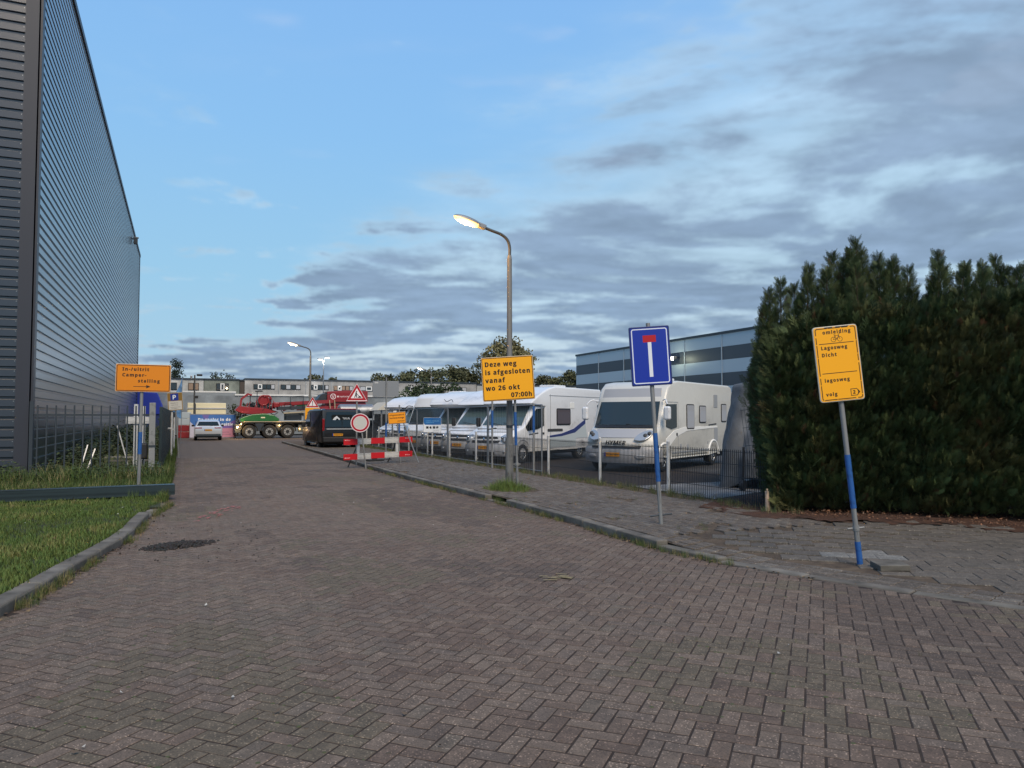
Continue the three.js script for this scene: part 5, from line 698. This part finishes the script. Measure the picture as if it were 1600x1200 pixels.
{ // black delivery van seen from behind
  const o = thing('black_van', 'black panel van with white logo on its rear doors', 'van', [7.02, 0, -43.35], Math.PI + .055), W = 1.98, B = [.2, -1.2];
  part('body', profile([[-4.95, .34], [-5.0, .6], [-4.97, 1.1], [-4.82, 1.95], [-4.7, 2.0], [-1.95, 2.0], [-1.55, 1.92], [-.95, 1.30], [-.2, 1.06], [-.03, .9], [0, .34]], [[-3.95, .34, .38], [-.95, .34, .38]].reverse().reverse(), W, .08, B), M.blackPaint, o);
  part('underbody', box(1.6, .4, 4.4, 0, .45, -2.5), M.black, o); part('roof_panel', rbox(1.56, .05, 2.9, .02, 0, 2.015, -3.25), M.redPaint, o, 'dark red roof panel');
  const rear = [[-5.0, 1.12], [-4.86, 1.86]]; const rw = part('rear_window', skin(rear[0], rear[1], 1.72, 1.5, -.014, null, W), M.glass, o); void rw;
  reseed(88); const lt = canvas(512, 256, (x, w, h) => { x.fillStyle = '#1d2224'; x.fillRect(0, 0, w, h); x.fillStyle = '#e8edf0'; x.beginPath(); x.moveTo(20, 130); x.lineTo(60, 70); x.lineTo(120, 30); x.lineTo(210, 110); x.lineTo(190, 140); x.lineTo(130, 90); x.lineTo(90, 140); x.fill(); glyphs(x, 260, 70, 190, 46); glyphs(x, 130, 140, 340, 52); x.strokeStyle = '#9aa'; x.lineWidth = 7; x.beginPath(); x.moveTo(70, 160); x.quadraticCurveTo(90, 250, 200, 220); x.stroke(); x.fillRect(20, 180, 16, 22); });
  part('door_logo', unitUV(new THREE.PlaneGeometry(1.0, .5)).rotateY(Math.PI).rotateX(-.185).translate(.0, 1.48, -4.952), signMat(lt), o);
  part('door_seam', box(.016, 1.25, .012, 0, .98, -5.008), M.rubber, o); part('handle_strip', rbox(1.55, .06, .03, .01, 0, 1.02, -5.005), M.greyPlastic, o); part('bumper', rbox(1.9, .26, .16, .05, 0, .5, -4.99), M.black, o); plate(o, .22, .74, -5.012, Math.PI, .52);
  for (const s of [-1, 1]) { part('tail_light', rbox(.12, .62, .1, .03, s * .91, 1.22, -4.93), M.tail, o); part('mirror', rbox(.2, .24, .12, .04, s * 1.12, 1.22, -1.15), M.black, o); part('side_window', sideShape([[-1.05, 1.26], [-1.62, 1.82], [-2.2, 1.84], [-2.25, 1.24]], s * (W / 2 + .001) - (s < 0 ? .012 : 0)), M.glass, o); part('headlight', new THREE.SphereGeometry(1, 12, 8).scale(.1, .1, .22).translate(s * .88, .88, -.28), M.lens, o); }
  wheels(o, [-.95, -3.95], .33, .22, .86, M.greyPlastic);
}
{ // silver car seen from behind
  const o = thing('silver_car', 'silver estate car seen from behind before the banner', 'car', [1.77, 0, -61.6], Math.PI - .02), W = 1.82, B = [.18, -.9];
  const low = profile([[-4.6, .30], [-4.66, .55], [-4.62, .90], [-4.52, .98], [-1.0, .98], [-.25, .80], [0, .62], [0, .30]], [[-3.7, .32, .36], [-.85, .32, .36]], W, .08, B); part('body', low, M.carSilver, o);
  const cab = profile([[-4.50, .96], [-4.28, 1.30], [-4.05, 1.40], [-2.2, 1.45], [-1.9, 1.42], [-1.05, .97]], [], 1.56, .09, null); { const p = cab.attributes.position; for (let i = 0; i < p.count; i++) p.setX(i, p.getX(i) * mix(1.1, .84, clamp((p.getY(i) - .96) / .48))); cab.deleteAttribute('normal'); } part('cabin', strip(toCreasedNormals(cab, .6)), M.carSilver, o);
  part('rear_window', skin([-4.475, 1.01], [-4.29, 1.29], 1.44, 1.18, -.016, null, W), M.glass, o); part('underbody', box(1.5, .3, 4.2, 0, .35, -2.3), M.black, o); part('diffuser', rbox(1.62, .18, .08, .03, 0, .37, -4.66), M.darkSteel, o); plate(o, 0, .72, -4.665, Math.PI, .5);
  for (const s of [-1, 1]) { part('tail_light', rbox(.46, .10, .06, .025, s * .62, .86, -4.60), M.tail, o); part('mirror', rbox(.2, .14, .1, .04, s * 1.0, 1.0, -1.35), M.black, o); part('side_window', sideShape([[-1.3, 1.0], [-1.95, 1.34], [-3.9, 1.34], [-4.2, 1.02]], s * .80 - (s < 0 ? .012 : 0)), M.glass, o); }
  wheels(o, [-.85, -3.7], .325, .2, .80);
}
{ // long green and red special truck standing across the street end
  const o = thing('conveyor_truck', 'long black, green and red heavy truck carrying a folded conveyor rig', 'truck', [3.75, 0, -62.3]), Z = 1.25;
  const tan = std([.42, .36, .25], .7); part('chassis', [box(13.2, .35, 1.0, 6.6, .98, 0), box(12.6, .10, 2.4, 6.6, 1.20, 0)], M.black, o); part('deck_edge', bar([.5, 1.27, Z - .02], [6.6, 1.27, Z - .02], .05, .05), tan, o);
  const ty = new THREE.LatheGeometry([[.55, -.5], [.9, -.5], [1, -.35], [1, .35], [.9, .5], [.55, .5]].map(([a, b]) => new THREE.Vector2(a * .52, b * .34)), 28).rotateX(Math.PI / 2);
  for (const x of [.92, 2.38, 3.72, 8.6, 10.0, 11.4]) for (const s of [1, -1]) { const t = part('wheel', ty, M.rubber, o); t.position.set(x, .52, s * 1.05); part('rim', new THREE.CylinderGeometry(.30, .30, .3, 24).rotateX(Math.PI / 2), std([.34, .34, .33], .5, .4), t); part('hub', [new THREE.CylinderGeometry(.12, .14, .08, 16).rotateX(Math.PI / 2).translate(0, 0, s * .17), ...[...Array(8)].map((_, k) => new THREE.CylinderGeometry(.03, .03, .03, 8).rotateX(Math.PI / 2).translate(Math.cos(k * .785) * .21, Math.sin(k * .785) * .21, s * .155))], M.black, t); part('mudguard', new THREE.TorusGeometry(.62, .04, 6, 20, Math.PI).scale(1, 1, 6).translate(0, .02, 0), M.black, t); }
  part('side_box', rbox(.62, .55, .3, .03, 1.66, .85, Z - .2), M.darkSteel, o); part('side_box', rbox(.5, .5, .3, .03, 3.05, .85, Z - .2), M.darkSteel, o); part('side_box', rbox(2.2, .55, .3, .03, 5.6, .75, Z - .2), M.darkSteel, o);
  part('front_panel', rbox(.5, .7, 2.3, .05, .12, .75, 0), M.darkSteel, o);
  const lampM = std([1, .8, .5], .4, 0, { emissive: col([1, .55, .2]), emissiveIntensity: 2.2 }); for (const [x, y] of [[.08, .86], [.34, 1.1], [3.08, .98], [4.6, .72]]) { part('marker_lamp', new THREE.SphereGeometry(x < .2 ? .1 : .055, 10, 8).translate(x, y, Z + .02), lampM, o); const l = new THREE.PointLight(col([1, .62, .25]), x < .2 ? 3 : .8, 0, 2); l.position.set(x, y, Z + .2); l.castShadow = true; o.add(l); }
  part('green_tank', new THREE.ExtrudeGeometry(poly([[.35, 1.32], [3.0, 1.32], [3.05, 1.45], [2.7, 1.72], [2.0, 1.84], [1.2, 1.78], [.6, 1.62], [.32, 1.5]]), { depth: 2.1, bevelEnabled: true, bevelSize: .05, bevelThickness: .08, bevelSegments: 3 }).translate(0, 0, -1.0), M.greenPaint, o); part('label_plate', box(.3, .09, .02, 1.9, 1.58, 1.19), M.cream, o);
  part('red_frame', new THREE.ExtrudeGeometry(poly([[-.05, 2.15], [.2, 2.42], [.9, 2.34], [2.2, 2.25], [3.0, 2.0], [2.3, 1.92], [1.0, 1.86], [.4, 1.95]]), { depth: 1.9, bevelEnabled: true, bevelSize: .03, bevelThickness: .03 }).translate(0, 0, -.9), M.redPaint, o);
  part('hook_arm', [bar([.28, 2.4, .9], [.35, 3.0, .9], .14, .16), bar([.35, 2.98, .9], [.85, 3.38, .9], .16, .16), bar([.8, 3.36, .9], [1.1, 3.28, .9], .12, .12)], M.redPaint, o); part('lamp_bar', [rod([.98, 3.28, .9], [.98, 2.4, .9], .035), rod([1.5, 2.6, .6], [1.5, 3.6, .6], .03), rod([1.35, 3.58, .6], [1.9, 3.6, .6], .05)], M.darkSteel, o);
  reseed(91); const mech = []; for (let i = 0; i < 26; i++) { const x = rr(.9, 3.2); mech.push(rbox(rr(.12, .5), rr(.1, .35), rr(.2, .8), .02, x, rr(2.25, 2.65), rr(-.2, .8))); } part('winch_gear', mech, M.darkSteel, o); const hose = []; for (let i = 0; i < 22; i++) { const x = rr(.5, 6.2), y = rr(1.9, 2.7), z = rr(.5, 1.1); hose.push(tube([[x, y, z], [x + rr(.1, .5), y + rr(-.3, .35), z + rr(-.05, .15)], [x + rr(.5, 1.2), y + rr(-.3, .2), z]], rr(.015, .035), 10, 5)); } part('hoses', hose, M.black, o); const fr = []; for (let i = 0; i < 14; i++) { const x = .6 + i * .22, y = 2.2 + .12 * Math.sin(i * 2); fr.push(bar([x, y, .98], [x + rr(-.2, .25), y + rr(.3, .6), .98], .05, .05)); } part('frame_struts', fr, M.redPaint, o);
  part('winch_drum', [new THREE.CylinderGeometry(.36, .36, .9, 20).rotateX(Math.PI / 2).translate(1.95, 2.9, .45), new THREE.TorusGeometry(.36, .06, 8, 24).translate(1.95, 2.9, .93), new THREE.TorusGeometry(.3, .07, 8, 20, 2.4).translate(2.2, 2.95, .93), rbox(.5, .5, .5, .06, 2.3, 2.82, .5)], M.redPaint, o);
  part('boom', [bar([2.7, 2.58, .6], [5.0, 2.72, .6], .26, .3), bar([5.3, 2.78, .6], [7.4, 2.95, .6], .22, .26), rbox(.5, .4, .4, .08, 2.9, 2.55, .65)], M.redPaint, o); part('conveyor_belt', bar([3.0, 2.28, .55], [5.9, 2.40, .55], .26, 1.1), M.darkSteel, o); part('red_beam', [bar([3.1, 2.62, .95], [7.2, 2.86, .95], .26, .14), bar([4.4, 2.2, .95], [9.8, 2.62, .95], .16, .12), bar([3.4, 2.1, .9], [4.6, 2.75, .9], .12, .1)], M.redPaint, o); part('green_guard', rbox(1.0, .28, .9, .06, 4.95, 2.52, .5), M.greenPaint, o);
  part('hand_rail', [rod([3.9, 2.2, Z], [3.9, 3.22, Z], .025), rod([4.85, 2.3, Z], [4.85, 3.28, Z], .025), rod([3.9, 3.2, Z], [4.85, 3.26, Z], .02), rod([5.2, 3.28, Z], [7.0, 3.42, Z], .02)], M.darkSteel, o); part('pale_rail', [bar([3.4, 1.92, Z], [7.0, 2.16, Z], .09, .05), bar([7.0, 2.16, Z], [10.2, 2.40, Z], .09, .05), rod([5.05, 1.9, Z], [5.05, 2.55, Z], .035), rod([5.3, 1.9, Z], [5.3, 2.6, Z], .035)], tan, o);
  part('engine_block', [rbox(1.2, .6, 1.2, .05, 4.2, 1.68, .3), rbox(2.6, .7, 1.6, .05, 6.6, 1.65, .1), bar([4.6, 1.95, .8], [6.2, 1.4, .8], .16, .3)], M.darkSteel, o); part('stanchion', rod([4.95, 1.3, Z - .05], [4.95, 1.92, Z - .05], .05), M.galv, o);
  part('lower_red_frame', [rbox(3.2, .4, 1.6, .05, 8.2, 2.75, 0), rbox(4.6, .35, 1.5, .05, 8.6, 2.40, 0)], M.redPaint, o); const hop = part('hopper_box', new THREE.ExtrudeGeometry(poly([[6.75, 2.85], [9.9, 2.85], [9.9, 3.66], [8.2, 3.70], [6.75, 3.60]]), { depth: 1.9, bevelEnabled: true, bevelSize: .03, bevelThickness: .03 }).translate(0, 0, -.95), M.redPaint, o);
  const lg = canvas(512, 128, (x, w, h) => { x.fillStyle = '#8c1a22'; x.fillRect(0, 0, w, h); x.strokeStyle = '#f0e6e6'; x.lineWidth = 12; x.beginPath(); x.arc(66, 64, 46, 0, 7); x.stroke(); x.fillStyle = '#f0e6e6'; x.beginPath(); x.moveTo(40, 44); x.lineTo(92, 44); x.lineTo(66, 98); x.fill(); x.fillStyle = '#8c1a22'; x.beginPath(); x.arc(66, 56, 12, 0, 7); x.fill(); x.fillStyle = '#f0e6e6'; x.fillRect(140, 50, 26, 28); glyphs(x, 180, 52, 300, 26); }); part('hopper_logo', unitUV(new THREE.PlaneGeometry(2.2, .55)).translate(8.0, 3.24, .995), signMat(lg), hop); part('mesh_guard', new THREE.ExtrudeGeometry(poly([[5.9, 2.9], [6.7, 2.9], [6.7, 3.55], [6.3, 3.4]]), { depth: 1.6, bevelEnabled: false }).translate(0, 0, -.8), M.darkSteel, o); part('hopper_leg', [rod([6.95, 2.0, Z], [6.85, 2.95, Z], .04), rod([7.3, 2.0, Z], [7.25, 2.95, Z], .04)], tan, o);
}
{ // other loads behind the van
  const o = thing('tank_trailer', 'grey cylindrical tank trailer behind the roadworks triangle', 'trailer', [9.6, 0, -46]); part('tank', [new THREE.CylinderGeometry(.42, .42, 1.9, 24).rotateZ(Math.PI / 2).translate(.0, 1.95, 0), new THREE.SphereGeometry(.42, 20, 12).scale(.5, 1, 1).translate(-.95, 1.95, 0)], M.galv, o); part('frame', [box(2.6, .15, 1.2, .3, 1.35, 0), box(1.6, 1.2, .8, .6, .7, 0)], M.darkSteel, o); for (const s of [-1, 1]) part('wheel', new THREE.CylinderGeometry(.38, .38, .24, 20).rotateX(Math.PI / 2).translate(.5, .38, s * .7), M.rubber, o);
  const c = thing('tan_tarp', 'pale tan tarpaulin roof sheltering the farthest camper', 'shelter', [12.2, 0, -45]); part('roof', new THREE.ExtrudeGeometry(poly([[-1.9, 2.0], [2.4, 2.05], [2.4, 2.5], [-1.3, 2.46]]), { depth: 2.5, bevelEnabled: true, bevelSize: .03, bevelThickness: .03 }).translate(0, 0, -1.2), std([.55, .52, .44], .8), c); for (const x of [-1.6, 2.2]) part('post', box(.08, 2.0, .08, x, 1.0, 1.1), M.galv, c); part('side_wall', box(3.6, 1.7, .06, .3, .95, -1.1), M.tarp, c);
  const w = thing('white_trailer', 'low white flat trailer standing behind the grey sign back', 'trailer', [15.2, 0, -52]); part('body', rbox(4.2, .9, 2, .08, 0, 2.15, 0), M.whitePaint, w); part('window_strip', box(1.6, .3, .02, -.6, 2.2, 1.01), M.black, w); part('chassis', box(4, .25, 1.6, 0, 1.5, 0), M.black, w); part('skirt', box(3.8, 1.0, 1.4, 0, .9, 0), M.greyPlastic, w); for (const x of [-1, 1]) part('wheel', new THREE.CylinderGeometry(.42, .42, .25, 20).rotateX(Math.PI / 2).translate(x, .42, .85), M.rubber, w);
}

// ───────────────────────── small marks on the road ─────────────────────────
{
  reseed(123); const pink = std([.42, .13, .12], .9), flecks = []; for (let i = 0; i < 46; i++) { const k = rnd(), L = rr(.05, .22), x = mix(.25, .95, k) + rr(-.06, .06), f = mix(13.2, 14.9, k) + (i % 2 ? .0 : -.45) + rr(-.12, .12); flecks.push(new THREE.PlaneGeometry(rr(.008, .028), L).rotateX(-Math.PI / 2).rotateY(-.45 + rr(-.25, .25)).translate(x, .0125, -f)); }
  solo('spray_mark', flecks, pink, 'faded pink spray paint arrow on the street bricks', 'paint mark');
  const yl = []; for (let i = 0; i < 16; i++) yl.push(new THREE.PlaneGeometry(rr(.01, .03), rr(.05, .16)).rotateX(-Math.PI / 2).rotateY(rr(.6, 1.4)).translate(3.45 + rr(-.12, .12), .0125, -(6.95 + rr(-.12, .12)))); solo('yellow_mark', yl, std([.26, .21, .11], .9), 'faint yellow paint smear on the bricks near the kerb', 'paint mark');
  const clod = new THREE.IcosahedronGeometry(.035, 0), L = []; for (let i = 0; i < 900; i++) { const a = rr(0, 6.3), q = Math.sqrt(rnd()), u = Math.cos(a) * q * .34 + rr(-.05, .05), v = Math.sin(a) * q * .16 + .25 * u * (1 + u) + rr(-.03, .03); L.push([-.02 + u * .919 + v * .394 * 2, rr(0, .05) * (1 - q), -(10.5 - u * .394 + v * .919 * 2), rr(.12, 1) * (1 - q * .45), rr(0, 6), rr(0, 3), rr(0, 6), [.018 * rr(.7, 1.4), .015, .012]]); }
  for (let i = 0; i < 90; i++) L.push([rr(-.4, 1.2), .004, -rr(9, 12.4), rr(.1, .35), rr(0, 6), 0, 0, [.03, .024, .02]]);
  const cush = new THREE.IcosahedronGeometry(.02, 1).scale(1, .3, 1), mo = []; while (mo.length < 1500) { const x = rr(-1.5, 5.3), f = rr(2.8, 17); if (fbm(x * .6 + 20, f * .5 + 44, 4) < rr(.52, .66)) continue; const B = .105 * Math.SQRT2, side = rnd() < .5 ? 1 : -1; void side; const u = Math.round((x + f) * Math.SQRT1_2 / .105) * .105, v = rr(-.1, .1) + (f - x) * Math.SQRT1_2; void B; mo.push([(u - v) * Math.SQRT1_2, -.001, -(u + v) * Math.SQRT1_2, rr(.2, .8), rr(0, 6), 0, 0, rnd() < .5 ? [.06, .065, .02] : [.07, .05, .03]]); }
  stuff(inst('joint_moss', cush, leafMat, mo), 'specks of moss and dirt in the joints of the street bricks', 'moss');
  const cr = []; for (let i = 0; i < 1500; i++) { const f = rr(4.5, 16), x = rr(5.6, 8.7) + (f < 8 ? rr(0, 4) : 0); cr.push([x, pavH(f) + .002, -f, rr(.08, .34), rr(0, 6), 0, 0, rnd() < .5 ? [.12, .09, .06] : [.06, .05, .03]]); }
  stuff(inst('pavement_crumbs', cush, leafMat, cr), 'crumbs of soil scattered over the right-hand pavement', 'soil');
  stuff(inst('dark_soil', clod, leafMat, L), 'heap of crumbled dark soil on the street by the lawn kerb', 'soil');
  for (const [x, f, r] of [[.9, 6.2, .9], [2.4, 5.4, .9]]) void x, f, r;
}
//@@END2
renderer.render(scene, camera);
